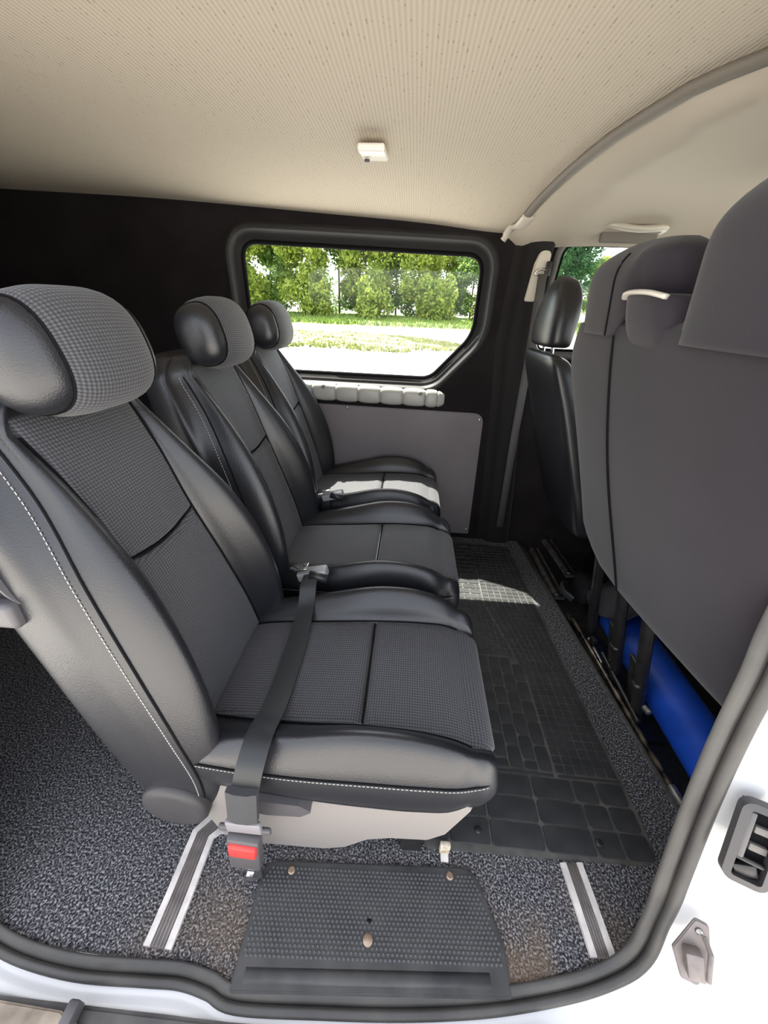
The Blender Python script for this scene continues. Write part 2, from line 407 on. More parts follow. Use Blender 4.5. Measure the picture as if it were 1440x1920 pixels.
# cab door wall
o = wall_with_holes('wall_left_2', [(.47, -.08), (1.6, -.08), (1.6, .95), (1.1, 1.41), (.47, 1.41)], [offset_poly(DW, .03)], 1.815, FELT); struct(o)
w2 = empty('window_2'); struct(w2)
ringset('window_surround', DW, [(.03, 1.815), (.022, 1.806), (.008, 1.808), (.0, 1.83)], mat('door_frame_grey', (.13, .125, .12), .6), w2)
ringset('rubber_gasket', DW, [(.0, 1.828), (-.008, 1.826), (-.010, 1.85)], PIPING, w2)
bm = bmesh.new(); bm.faces.new([bm.verts.new((p[0], 1.846, p[1])) for p in DW]); objbm('pane', bm, GLASS, w2, smooth=False)

# cloth-covered pillar between the window and the cab
rings = []
for z, xa, xb in [(-.06, .47, .60), (.3, .45, .57), (.64, .425, .53), (.85, .41, .50), (1.0, .395, .49), (1.25, .405, .505), (1.385, .41, .52)]:
    rings.append([(xa-.04, 1.80, z), (xa-.012, 1.797, z), (xa, 1.785, z), (xa+.012, 1.772, z), (xa+.03, 1.768, z), ((xa+xb)/2, 1.765, z), (xb-.015, 1.768, z), (xb, 1.785, z), (xb+.005, 1.82, z)])
V, F = loft(rings, closed=False, cap=False)
o = obj('trim_3', V, F, mat('pillar_cloth', (.010, .009, .0095), .8, spec=.3, bump='noise', bscale=300, bstr=.3, sheen=.05)); struct(o)

# near side: header, pillar beside the door opening, cab door
o = box('wall_right', (-1.62, .30, .72), (1.30, .06, 1.70), FELT, bevel=.01); struct(o)
o = prism('wall_right_1', [(.38, 1.385), (.50, 1.385), (.50, 1.56), (.38, 1.56)], 'x', -.9, .8, WHITE, bevel=.01); struct(o)
# cab door (near) : below window, above, posts
cd_ = empty('door_1', (0, 0, 0)); struct(cd_)
box('door_panel', (1.25, .31, .43), (.86, .06, 1.0), DKPL, cd_, bevel=.01)
box('door_header', (1.2, .40, 1.46), (.9, .05, .14), FELT, cd_, bevel=.01)
V = [(.84, .34, .93), (1.64, .34, .93), (1.2, .38, 1.40), (.86, .38, 1.40)]
obj('pane', V, [(0, 1, 2, 3)], GLASS, cd_, smooth=False)
box('door_post', (.79, .345, .62), (.10, .06, 1.6), FELT, cd_, bevel=.01)
# rear end and cab front
o = box('wall_rear', (-2.15, 1.08, .72), (.05, 1.62, 1.70), FELT, bevel=.01); struct(o)
o = box('wall_front', (1.62, 1.08, .37), (.06, 1.5, .95), DKPL, bevel=.01); struct(o)
V = [(1.66, .36, .84), (1.66, 1.80, .84), (1.40, 1.76, 1.42), (1.40, .42, 1.42)]
w3 = obj('window_3', V, [(0, 1, 2, 3)], GLASS, smooth=False); struct(w3)
t = empty('dashboard', (1.35, 1.08, .0)); tag(t, 'dark dashboard across the cab in front of the seats', 'dashboard')
poly = [(1.20, .25), (1.17, .60), (1.20, .78), (1.35, .86), (1.57, .84), (1.57, .25)]
o = prism('top_panel', poly, 'y', .38, 1.78, DKPL, t, bevel=.02); o.location = (-1.35, -1.08, 0)

# windscreen pillar trim visible beside the far cab window
tube('trim_4', catmull([(.86, 1.77, 1.41), (.98, 1.775, 1.37), (1.12, 1.775, 1.27), (1.36, 1.77, .98)], 6), .022, CAPPL, seg=10); struct(bpy.data.objects['trim_4'])

# ================================================================== door seal and painted jamb
seal_in = [(.20, .43, 1.385), (-.2, .43, 1.385), (-.70, .43, 1.385), (-.80, .425, 1.36), (-.85, .415, 1.28), (-.862, .375, .9), (-.862, .335, .65), (-.86, .30, .45), (-.855, .262, .22), (-.83, .225, .09), (-.78, .199, .02), (-.69, .178, .004), (-.563, .168, .002), (-.43, .172, .002), (-.36, .174, .002), (-.30, .167, .002), (-.245, .156, .001), (-.094, .163, .001), (.06, .173, .001), (.20, .188, .001), (.31, .206, .002), (.40, .225, .006), (.462, .243, .025),
           (.492, .258, .065), (.500, .274, .13), (.50, .287, .195), (.50, .310, .29), (.50, .347, .45), (.50, .372, .582), (.50, .388, .687), (.50, .404, .769), (.50, .418, .90), (.50, .425, 1.05), (.50, .43, 1.22), (.485, .43, 1.32), (.43, .43, 1.375), (.33, .43, 1.385), (.20, .43, 1.385)]
S = catmull(seal_in, 6)
SN = len(S)
def seal_frame(i):
    t = S[min(i+1, SN-1)]-S[max(i-1, 0)]; t /= np.linalg.norm(t)
    cam_dir = np.array((0, -1., .0)); 
    a = np.cross(cam_dir, t); a /= np.linalg.norm(a)   # outward in the opening plane
    # for path running left->right along the bottom, outward must be down
    b = np.cross(t, a); b /= np.linalg.norm(b)
    if b[1] > 0: b = -b
    return a, b
def sweep(prof_fn, i0=0, i1=None):
    rings = []
    for i in range(i0, i1 or SN):
        a, b = seal_frame(i); rings.append([S[i]+a*pa+b*pb for pa, pb in prof_fn(i/(SN-1), S[i], i)])
    return rings
im = min(range(SN), key=lambda i: S[i][2]+abs(S[i][0])*.1)
a0, b0 = seal_frame(im)
sgn = -1 if a0[2] > 0 else 1
_sf = seal_frame
def seal_frame(i):
    a, b = _sf(i); a = a*sgn
    # along the bottom the strip lies flat on the sill: tilt it towards the camera
    k = max(0, min(1, (.16-S[i][2])/.14)); k = k*k*(3-2*k)
    ang = k*math.radians(42)
    a2 = a*math.cos(ang)+b*math.sin(ang); b2 = b*math.cos(ang)-a*math.sin(ang)
    return a2, b2
ds = empty('door_seal', (0, .2, 0)); tag(ds, 'grey rubber weatherstrip running round the sliding door opening', 'door seal')
def par(o, p):
    o.parent = p; o.matrix_parent_inverse = Matrix.Translation(-p.location); return o
def ks(s): return .60+.16*max(0, min(1, (s[2]-.02)/.2))
flap = sweep(lambda t, s, i: [(a*ks(s), b*ks(s)) for a, b in [(-.012, -.002), (-.010, .004), (.0, .006), (.012, .0065), (.024, .005), (.026, -.001), (.0, -.004)]])
V, F = loft(flap); par(obj('flap', V, F, RUBBER, None, angle=70), ds)
def circ(ca, cb, ra, rb, n=12): return [(ca+ra*math.cos(2*PI*k/n), cb+rb*math.sin(2*PI*k/n)) for k in range(n)]
bulb = sweep(lambda t, s, i: [(a*ks(s), b*ks(s)) for a, b in circ(.038, .008, .0155, .0135)])
V, F = loft(bulb); par(obj('bulb', V, F, RUBBER, None, angle=70), ds)
# painted body flange and jamb, wide on the pillar and narrow on the sill
def jprof(t, s, i):
    if s[0] < 0: k = max(0, min(1, (s[2]-.02)/.2))
    else: k = max(0, min(1, (s[0]-.30)/.18))
    k = k*k*(3-2*k)
    A = [(.020, -.004), (.045, -.006), (.056, .0), (.064, .010), (.072, .019), (.080, .026), (.088, .024), (.095, .017), (.105, .008)]
    B = [(.020, -.004), (.055, -.003), (.085, .004), (.15, .022), (.185, .034), (.205, .055), (.230, .085), (.30, .10), (.48, .10)]
    q = .012+.006*(1-k)
    return [(a0_*(1-k)+b0_*k-q, a1*(1-k)+b1*k) for (a0_, a1), (b0_, b1) in zip(A, B)]
jam = sweep(jprof)
V, F = loft(jam, closed=False, cap=False); o = obj('door_frame', V, F, WHITE); o.name = 'trim_5'; struct(o)
# body under and around the sill (thickness)
sill = empty('sill_step', (0, .05, -.08)); tag(sill, 'black plastic sill step along the bottom of the doorway', 'sill')
o = prism('tread', [(-1.2, -.12), (.30, -.10), (.36, .06), (.33, .152), (.1, .134), (-.25, .122), (-.60, .118), (-1.2, .11)], 'z', -.05, -.012, mat('sill_black', (.045, .045, .05), .55, var=.5, varscale=10, var2=(.09, .085, .08)), None, bevel=.006); par(o, sill)

# ================================================================== QUILTED PAD AND PANEL ON THE FAR WALL
t = empty('wall_panel', (-.2, 1.795, 0)); tag(t, 'flat grey panel screwed to far wall below the window', 'panel')
poly = round_poly([(-1.2, .02), (.372, .035), (.352, .70), (-1.2, .72)], [.01, .01, .05, .02], 5)
o = prism('board', poly, 'y', 1.782, 1.799, PANEL, None, bevel=.003); par(o, t)
for x, z in [(.335, .672), (.355, .065), (-.30, .70)]:
    V, F = loft([[(x+r*math.cos(a), y, z+r*math.sin(a)) for a in np.linspace(0, 2*PI, 10, endpoint=False)] for r, y in ((.006, 1.782), (.0055, 1.779), (.002, 1.7775))])
    o = obj('screw', V, F, CHROME); par(o, t)
pad = empty('padded_armrest', (-.2, 1.76, .74)); tag(pad, 'pale grey quilted vinyl armrest pad under the far window', 'armrest')
xs = [-.90, -.79, -.68, -.57, -.46, -.35, -.245, -.14, -.035, .07, .125, .158]
for i in range(len(xs)-1):
    x0, x1 = xs[i], xs[i+1]; rings = []
    taper = i >= len(xs)-3
    for k in range(11):
        s = k/10; x = x0+(x1-x0)*s; q = math.sin(PI*s)**.4 if 0 < s < 1 else 0
        f = .80+.20*q
        zt = .802-.0; h = .040*f; d = .030*f
        if i == len(xs)-1-1: sc = 1-.35*s; h *= sc; d *= sc
        zc = .768-.03*(x+.4)*.5
        if i == 3 or i == 9 : pass
        rings.append([(x, 1.782-d*(math.copysign(abs(math.cos(a))**.7, math.cos(a))), zc+h*(math.copysign(abs(math.sin(a))**.75, math.sin(a)))) for a in np.linspace(0, 2*PI, 24, endpoint=False)])
    V, F = loft(rings); par(obj('padded_segment', V, F, VINYL, None, angle=80), pad)
for x, z in [(.045, .786), (-.405, .796)]:
    V, F = loft([[(x+r*math.cos(a), y, z+r*math.sin(a)) for a in np.linspace(0, 2*PI, 12, endpoint=False)] for r, y in ((.010, 1.756), (.0095, 1.750), (.005, 1.747))])
    par(obj('button', V, F, mat('button_vinyl', (.2, .19, .17), .4)), pad)

# ================================================================== CEILING LAMP / SMALL TRIM
t = empty('ceiling_clip', (-.132, 1.235, 1.458)); tag(t, 'small square cream plastic cover on the ribbed ceiling', 'ceiling cover')
b = box_bm(0, 0, 0, .066, .125, .016, .005, 3); o = objbm('cover', b, mat('cream_cover', (.80, .77, .70), .35), t)
o.location = (.0, 0, .003); o.rotation_euler = (.12, 0, 0)
V, F = loft([[(r*math.cos(a), r*math.sin(a), z) for a in np.linspace(0, 2*PI, 12, endpoint=False)] for r, z in ((.007, -.004), (.007, -.008), (.004, -.0095))])
o = obj('sensor_dot', V, F, DKPL, t); o.location = (-.018, .018, -.002)

# grab handle over the far cab window
t = empty('grab_handle', (.75, 1.69, 1.388)); tag(t, 'cream moulded grab handle above the far cab window', 'grab handle')
pts = catmull([(-.105, .03, .012), (-.10, -.005, .018), (-.07, -.028, .012), (0, -.034, .004), (.07, -.028, .010), (.10, -.005, .014), (.105, .03, .008)], 6)
V, F = tube_vf(pts, .012, 10, flat=(.016, .011)); obj('grip', V, F, CAPPL, t)
b = box_bm(0, .03, -.008, .20, .02, .045, .008, 3); objbm('recess', b, LINERGREY, t)
# sun visor
t = empty('sun_visor', (1.0, .98, 1.33)); tag(t, 'folded beige sun visor behind the covered headrests', 'sun visor')
b = box_bm(0, 0, 0, .20, .50, .018, .008, 3); o = objbm('visor_flap', b, LINER, t); o.rotation_euler = (0, .18, 0)
tube('hinge_rod', [(-.09, -.27, .03), (-.09, .27, .03)], .006, BLKPL, t)
# belt guide cover on the pillar
t = empty('belt_guide', (.462, 1.765, 1.24)); tag(t, 'cream seat belt guide cover on the black pillar', 'belt guide')
poly = round_poly([(.432, 1.165), (.472, 1.165), (.50, 1.29), (.503, 1.335), (.46, 1.335), (.445, 1.29)], [.008, .01, .02, .02, .025, .02], 4)
o = prism('cover', poly, 'y', 1.752, 1.768, CAPPL, None, bevel=.004); par(o, t)
tube('loop', [(.477+.026*math.cos(a), 1.742, 1.262+.010*math.sin(a)) for a in np.linspace(0, 2*PI, 20, endpoint=False)], .004, CHROME, None, closed=True, up=(0, 1, 0)); par(bpy.data.objects['loop'], t)
o = box('anchor', (.497, 1.745, 1.275), (.02, .016, .05), BLKPL, None, .004); par(o, t)
t = empty('front_seat_belt', (.48, 1.74, .6)); tag(t, 'grey belt webbing hanging from guide down the far pillar', 'seat belt')
pts = [(.480, 1.738, 1.258), (.484, 1.737, 1.15), (.492, 1.735, .95), (.50, 1.735, .6), (.52, 1.735, .12)]
V, F = tube_vf(pts, .01, 4, flat=(.024, .0015), up=(0, 1, 0)); par(obj('webbing', V, F, mat('belt_grey', (.09, .085, .085), .7), None), t)

# ================================================================== REAR ROW SEATS
def build_seat():
    root = empty('van_seat')
    # ---------------- backrest
    zs = [.14, .22, .30, .45, .60, .76, .88, .98]
    Fx = smooth_ip(zs, [-.345, -.335, -.330, -.350, -.385, -.428, -.468, -.515])
    Bb = smooth_ip(zs, [.01, .03, .045, .072, .088, .072, .035, .010])
    Wd = smooth_ip(zs, [.200, .208, .214, .218, .214, .204, .190, .168])
    Ws = smooth_ip(zs, [.200, .208, .214, .218, .210, .186, .150, .130])
    Th = smooth_ip(zs, [.10, .15, .165, .165, .155, .145, .125, .10])
    Yc = smooth_ip(zs, [.12, .13, .135, .128, .112, .096, .102, .110])
    ctrl = [(0, .0, 0), (.35, .0, 0), (.56, .0, .06), (.66, .0, .50), (.76, .0, .88), (.85, .0, 1.0), (.93, .0, .80), (.985, -.012, .38), (1.0, -.03, .08), (1.0, -.35, 0), (.985, -.75, 0), (.93, -.93, 0), (.80, -1.0, 0), (.4, -1.03, 0), (0, -1.04, 0)]
    def section(z, n=5):
        W, B, T = Wd(z), Bb(z), Th(z); yc = Yc(z); S_ = Ws(z)
        half = []
        for k, (yy, nn, bb) in enumerate(ctrl):
            if yy == .56 and k == 2: yv = yc
            elif k == 1: yv = yc*.6
            elif k == 3: yv = yc+(S_-yc)*.22
            elif k == 4: yv = yc+(S_-yc)*.45
            elif k == 5: yv = yc+(S_-yc)*.66
            elif k == 6: yv = yc+(S_-yc)*.85
            elif k == 7: yv = S_*.99
            elif k == 8: yv = (W+S_)/2
            else: yv = yy*W
            dn = (nn if nn > -.04 else nn*T)
            half.append((yv, dn+bb*B))
        full = half + [(-y, x) for y, x in reversed(half[1:-1])]
        return catmull(full, n, closed=True)
    def back_ring(z, sc=1, dz=0, n=5):
        out = []; mid = -Th(z)*.5
        for y, x in section(z, n):
            yy = y*sc; xx = mid+(x-mid)*(.35+.65*sc)
            out.append((Fx(z)+xx, yy, z+dz-.022*(abs(yy)/.2)**3*max(0, (z-.78)/.17)**1.5))
        return out
    rings = []
    for a in np.linspace(0, PI/2, 6)[:-1]:
        rings.append(back_ring(.14, .55+.45*math.sin(a), -.045*math.cos(a)))
    for z in np.linspace(.14, .962, 46): rings.append(back_ring(z))
    for a in np.linspace(PI/2, 0, 8)[1:]:
        rings.append(back_ring(.962, .62+.38*math.sin(a), .040*math.cos(a)))
    V, F = loft(rings); back = obj('backrest', V, F, LEATHER, root)
    # fabric panels on the backrest
    def fx(y, z):
        s = section(z, 5); m_ = len(s)//2
        h = sorted([(p[0], p[1]) for p in s[:m_] if p[0] >= 0], key=lambda q: q[0])
        return 0
    def front(y, z):
        yc = Yc(z); W, B = Ws(z), Bb(z); ay = abs(y)
        ys = [0, yc*.6, yc, yc+(W-yc)*.22, yc+(W-yc)*.45]; bs = [0, 0, .06*B, .5*B, .88*B]
        return Fx(z)+ip(ay, ys, bs)
    def patch(name, z0f, z1f, m, nu=26, nv=40, off=.004, puff=.004):
        V, UV, F = [], [], []
        for i in range(nv+1):
            for j in range(nu+1):
                u = -1+2*j/nu
                z0 = z0f(u); z1 = z1f(u); z = z0+(z1-z0)*i/nv
                yc = Yc(min(z, .97))*1.03
                y = u*yc
                e = min(1, (1-abs(u))/.08)*min(1, (i/nv)/.04)*min(1, (1-i/nv)/.04); e = e*(2-e)
                zc = min(z, .962)
                over = max(0, z-.962)
                x = front(y, zc) + (off+puff)*e - .006*(1-e)*1.0
                if over: x -= .6*over + over*over*14
                V.append((x, y, z)); UV.append((y, z*1.04))
        for i in range(nv):
            for j in range(nu):
                a = i*(nu+1)+j; F.append((a, a+1, a+nu+2, a+nu+1))
        return obj(name, V, F, m, back, uvs=UV)
    seam = lambda u: .742-.016*(1-u*u)
    patch('upper_panel', seam, lambda u: .990-.008*u*u, WEAVE)
    patch('lower_panel', lambda u: .26, seam, WEAVE)
    tube('cross_seam', [(front(u*Yc(.74), seam(u))+.0035, u*Yc(.74), seam(u)) for u in np.linspace(-1, 1, 24)], .0022, PIPING, back, seg=6)
    def seam_path(side, f, z0, z1, n=50):
        return [(f(z)[0], side*f(z)[1], z) for z in np.linspace(z0, z1, n)]
    def edge(z): return (front(Yc(z)*1.02, z)+.0015, Yc(z)*1.02)
    def side_edge(z):   # where the side panel meets the bolster
        return (Fx(z)+.38*Bb(z)-.012, Ws(z)*.995)
    for s in (-1, 1):
        tube('piping', seam_path(s, edge, .28, .95), .0022, PIPING, back, seg=6)
    top = []
    P = [(side_edge(z)[0], -side_edge(z)[1], z-.022*(side_edge(z)[1]/.2)**3*max(0, (z-.78)/.17)**1.5) for z in np.linspace(.24, .95, 40)]
    arc = [(Fx(.962)-.020-.012*math.sin(a), -.128*math.copysign(abs(math.cos(a))**.8, math.cos(a)), .957+.040*math.sin(a)**.5) for a in np.linspace(.15, PI-.15, 22)]
    Q = [(side_edge(z)[0], side_edge(z)[1], z-.022*(side_edge(z)[1]/.2)**3*max(0, (z-.78)/.17)**1.5) for z in np.linspace(.95, .24, 40)]
    path = P+arc+Q
    tube('side_seam', catmull(path, 2), .0020, PIPING, back, seg=6)
    # stitches just outside the seam
    def stitches(path, nm, parent, off, step=.0075, ln=.0048, r=.0008):
        pp = np.array(path); seg = np.linalg.norm(np.diff(pp, axis=0), axis=1); cum = np.concatenate([[0], np.cumsum(seg)])
        parts = []; d = 0
        while d+ln < cum[-1]:
            q = [np.array([np.interp(x, cum, pp[:, k]) for k in range(3)])+np.array(off(np.interp(x, cum, pp[:, 1]), np.interp(x, cum, pp[:, 2]))) for x in (d, d+ln)]
            parts.append(tube_vf(q, r, 4)); d += step
        V, F = join_vf(parts); return obj(nm, V, F, STITCH, parent, smooth=False)
    def st_edge(z, sg):
        S_, W, B = Ws(z), Wd(z), Bb(z); f = .42
        y = S_*.99+f*((W+S_)/2-S_*.99)+.0012; x = Fx(z)+(-.012+.38*B)*(1-f)+(-.03+.08*B)*f+.0012
        return (x, sg*y, z-.022*(y/.2)**3*max(0, (z-.78)/.17)**1.5)
    spath = [st_edge(z, -1) for z in np.linspace(.24, .95, 40)]+[(x-.006, y, z+.0015) for x, y, z in arc]+[st_edge(z, 1) for z in np.linspace(.95, .24, 40)]
    stitches(catmull(spath, 2), 'stitching', back, lambda y, z: (0, 0, 0))
    # lower leather end cover
    rings = []
    for yy, sc in ((.176, 1), (.214, 1), (.221, .93), (.224, .7)):
        rings.append([(-.398+.070*sc*math.cos(a), yy, .205+.070*sc*math.sin(a)) for a in np.linspace(0, 2*PI, 28, endpoint=False)])
    for s in (-1, 1):
        V, F = loft([[(x, s*y, z) for x, y, z in r] for r in rings]); obj('hinge_cover', V, F, LEATHER2, back, angle=60)
    # ---------------- headrest
    hr = empty('headrest'); hr.parent = root
    L, HX, HZ = .124, .066, .084
    def hring(y, k, n=36):
        lean = math.radians(-14)
        out = []
        for a in np.linspace(0, 2*PI, n, endpoint=False):
            ca, sa = math.cos(a), math.sin(a)
            x = HX*k*math.copysign(abs(ca)**.8, ca); z = HZ*k*math.copysign(abs(sa)**.8, sa)
            x += .012*(1-(y/L)**2)
            out.append((-.476+x*math.cos(lean)+z*math.sin(lean), y, 1.046-x*math.sin(lean)+z*math.cos(lean)))
        return out
    def kk(y): return (1-abs(y/L)**3.4)**.5
    ye = .084
    V, F = loft([hring(y, kk(y)*(1 if abs(y) < ye-.004 else .985)) for y in np.linspace(-ye, ye, 30)], cap=False)
    UV = [(y*1.0, math.atan2(z-1.052, x+.472)*.078) for x, y, z in V]
    # keep uv continuous where the angle wraps
    o = obj('fabric_wrap', V, F, WEAVE, hr, uvs=UV)
    for s in (-1, 1):
        ph = np.linspace(0, 1, 14); rings = []
        for q in ph:
            y = ye+(L-ye)*math.sin(q*PI/2); k = kk(ye)*.985*max(.02, math.cos(q*PI/2))**.62
            rings.append(hring(s*y, k))
        V, F = loft(rings); obj('end_cap', V, F, LEATHER, hr)
        tube('cap_seam', hring(s*(ye+.001), kk(ye)*.995), .0016, PIPING, hr, seg=6, closed=True, up=(0, 1, 0))
        tube('post', [(-.535, s*.065, .95), (-.520, s*.065, 1.02)], .006, CHROME, hr)
        V, F = tube_vf([(-.533, s*.065, .975), (-.530, s*.065, .992)], .012, 12); obj('post_collar', V, F, BLKPL, hr)
    # ---------------- cushion
    xs_ = [-.38, -.30, -.15, 0, .10, .16, .20]
    Zt = smooth_ip(xs_, [.375, .385, .395, .407, .408, .402, .386])
    Cb = smooth_ip(xs_, [.010, .028, .056, .078, .070, .054, .038])
    Wc = smooth_ip(xs_, [.205, .215, .225, .228, .226, .220, .205])
    Yf = smooth_ip(xs_, [.115, .125, .132, .134, .138, .142, .145])
    def csec(x, n=5):
        W, B, yf = Wc(x), Cb(x), Yf(x); zt = Zt(x)
        half = [(0, zt), (yf*.6, zt), (yf, zt+.05*B), (yf+(W-yf)*.25, zt+.55*B), (yf+(W-yf)*.5, zt+.92*B), (yf+(W-yf)*.72, zt+.90*B), (yf+(W-yf)*.92, zt+.35*B), (W, zt-.012), (W*1.0, zt-.055), (W*.96, .300), (W*.90, .282), (W*.5, .28), (0, .28)]
        return catmull(half+[(-y, z) for y, z in reversed(half[1:-1])], n, closed=True)
    def cring(x, sc=1, dx=0, scy=1):
        zm = .335
        return [(x+dx, y*scy, zm+(z-zm)*sc) for y, z in csec(x)]
    rings = [cring(-.38, s, -.02*(1-s)) for s in (.5, .8, .95)]
    for x in np.linspace(-.37, .19, 32): rings.append(cring(x))
    for a in np.linspace(0, PI/2, 9)[1:]:
        rings.append(cring(.19, .30+.70*math.cos(a)**.8 if math.cos(a) > 1e-6 else .30, .048*math.sin(a), .90+.10*math.cos(a)))
    V, F = loft(rings); cu = obj('cushion', V, F, LEATHER, root)
    def ctop(x, y):
        W, B, yf = Wc(x), Cb(x), Yf(x); ay = abs(y)
        return Zt(x)+ip(ay, [0, yf*.6, yf, yf+(W-yf)*.25, yf+(W-yf)*.5], [0, 0, .05*B, .55*B, .92*B])
    def cpatch(name, x0, x1, m, nose=False, nu=26, nv=26):
        V, UV, F = [], [], []
        for i in range(nv+1):
            t_ = i/nv; x = x0+(x1-x0)*t_
            for j in range(nu+1):
                u = -1+2*j/nu; xe = min(x, .19); y = u*Yf(xe)*1.03
                e = min(1, (1-abs(u))/.09)*min(1, t_/.06)*(1 if nose else min(1, (1-t_)/.06)); e = e*(2-e)
                z = ctop(xe, y)+.007*e-.005*(1-e)
                xx = x
                if x > .19:   # roll over the nose
                    a = (x-.19)/(x1-.19)*PI*.5
                    xx = .19+(.048+.006*e-.004*(1-e))*math.sin(a); zm = .335
                    z = zm+(ctop(.19, y)-zm+.006*e-.004*(1-e))*(.30+.70*max(1e-6, math.cos(a))**.8); y = y*(.90+.10*math.cos(a))
                V.append((xx, y, z)); UV.append((y, x))
        for i in range(nv):
            for j in range(nu):
                a = i*(nu+1)+j; F.append((a, a+1, a+nu+2, a+nu+1))
        return obj(name, V, F, m, cu, uvs=UV)
    cpatch('rear_panel', -.34, -.022, WEAVE); cpatch('front_panel', -.022, .25, WEAVE, nose=True, nv=40)
    tube('cross_seam', [(-.022, y, ctop(-.022, y)+.003) for y in np.linspace(-.13, .13, 20)], .0022, PIPING, cu, seg=6)
    for s in (-1, 1):
        tube('piping', [(x, s*Yf(x)*1.025, ctop(x, Yf(x)*1.02)+.0005) for x in np.linspace(-.34, .19, 40)], .002, PIPING, cu, seg=6)
        pth = [(x, s*Wc(x)*1.002, Zt(x)-.008) for x in np.linspace(-.36, .19, 40)]
        cs = [(.19+.048*math.sin(a), s*Wc(.19)*(.90+.10*math.cos(a))*(1-.10*(a/(PI/2))**2), .335+(Zt(.19)-.008-.335)*(.30+.70*max(1e-6, math.cos(a))**.8)+.012*math.sin(a)) for a in np.linspace(0, PI/2*.8, 8)[1:]]
        tube('side_seam', pth+cs, .0018, PIPING, cu, seg=6)
        stitches(pth+cs, 'stitching', cu, lambda y, z: (.001, .0012*math.copysign(1, y), -.006))
    # ---------------- grey base moulding
    base = [(-.36, .30), (-.37, .20), (-.33, .045), (-.27, .025), (-.10, .035), (-.05, .055), (.0, .105), (.05, .125), (.13, .135), (.165, .17), (.205, .285), (.19, .295), (-.13, .295), (-.17, .285), (-.20, .27), (-.30, .275)]
    bp_ = round_poly(base, .018, 4)
    bm_rings = []
    for s_, y_ in ((.985, .200), (1, .194), (1, .10), (1, -.10), (1, -.194), (.985, -.200)):
        cx_, cz_ = -.08, .18
        bm_rings.append([(cx_+(x-cx_)*s_, y_, cz_+(z-cz_)*s_) for x, z in bp_])
    V, F = loft(bm_rings, cap=False)
    n_ = len(bp_); F.append(tuple(range(n_))); F.append(tuple(range(5*n_, 6*n_)))
    bo = obj('base_cover', V, F, GREYPL, root, angle=35)
    for s in (-1, 1):
        rr = round_poly([(-.255, .292), (-.25, .250), (-.20, .238), (-.13, .245), (-.105, .268), (-.13, .288)], .008, 3)
        V, F = loft([[(x, s*y_, z) for x, z in rr] for y_ in (.19, .222, .226)], cap=False); F.append(tuple(range(len(rr)*2, len(rr)*3)))
        obj('recliner_lever', V, F, DKPL, root, angle=35)
    for x_ in (-.28, .10):
        for s in (-1, 1):
            b = box_bm(x_, s*.165, .07 if x_ > 0 else .035, .05, .02, .135 if x_ > 0 else .065, .003); objbm('leg', b, BLKMET, root)
    return root
seat = build_seat()
SG = 'row of three seats behind the cab'
seat.location = (-.030, .56, 0)
tag(seat, 'nearest black leather and woven fabric seat with belt across its cushion', 'seat', SG)
s2 = copy_tree(seat); s2.location = (-.050, 1.055, 0); tag(s2, 'middle black leather and woven fabric seat between the other two', 'seat', SG)
s3 = copy_tree(seat); s3.location = (-.080, 1.545, 0); tag(s3, 'farthest leather and fabric seat beside the window, its cushion sunlit', 'seat', SG)
# armrest bracket on the near seat
br = empty('side_bracket'); br.parent = seat
pts = catmull([(-.58, -.15, .865), (-.555, -.185, .85), (-.525, -.192, .81), (-.505, -.190, .75), (-.480, -.175, .725)], 6)
V, F = tube_vf(pts, .01, 8, flat=(.004, .020), up=(0, 1, 0)); obj('bracket_arm', V, F, DKPL, br, angle=40)
pts = catmull([(-.595, -.17, .85), (-.58, -.20, .83), (-.555, -.21, .78), (-.54, -.205, .745), (-.525, -.21, .725)], 6)
V, F = tube_vf(pts, .01, 8, flat=(.004, .016), up=(0, 1, 0)); obj('bracket_rail', V, F, DKPL, br, angle=40)
b = box_bm(-.525, -.205, .722, .045, .03, .045, .008, 3); objbm('pivot', b, DKPL, br)

# ================================================================== LAP BELT ON THE NEAR SEAT
def strip(name, pts, width_dir_pts, material, parent, th=.0012, n=8):
    P = catmull(pts, n); Wd_ = catmull(width_dir_pts, n); rings = []
    for p, wv in zip(P, Wd_):
        t_ = None
        rings.append((p, wv))
    R = []
    for i, (p, wv) in enumerate(rings):
        tg = rings[min(i+1, len(rings)-1)][0]-rings[max(i-1, 0)][0]; nrm = np.cross(tg, wv); nrm = nrm/(np.linalg.norm(nrm)+1e-9)*th
        R.append([p-wv-nrm, p-wv*.4-nrm*1.7, p+wv*.4-nrm*1.7, p+wv-nrm, p+wv+nrm, p+wv*.4+nrm*1.7, p-wv*.4+nrm*1.7, p-wv+nrm])
    V, F = loft(R); return obj(name, V, F, material, parent, angle=60)
belt = empty('lap_belt', (-.26, .31, 0)); tag(belt, 'black lap belt lying across nearest seat with red release buckle', 'seat belt')
bp = [(-.240, .80, .468), (-.238, .755, .468), (-.236, .71, .430), (-.232, .60, .410), (-.230, .50, .410), (-.228, .43, .425), (-.226, .37, .452), (-.228, .325, .438), (-.238, .306, .385), (-.244, .300, .33)]
wd = [(.020, .008, 0)]*3+[(.024, .0, 0)]*7
par(strip('webbing', bp, wd, BELT, None), belt)
par(strip('webbing_fold', [(-.240, .3025, .40), (-.244, .299, .35), (-.248, .297, .31)], [(.027, 0, 0)]*3, mat('belt_fold', (.035, .035, .038), .8, bump='noise', bscale=900, bstr=.6), None, th=.005), belt)
o = box('tongue', (-.249, .294, .290), (.066, .010, .035), mat('tongue_grey', (.20, .19, .20), .4), None, .004); par(o, belt)
o = box('tongue_bar', (-.250, .296, .275), (.098, .009, .018), DKPL, None, .004); par(o, belt)
bk = empty('buckle', (0, 0, 0)); par(bk, belt)
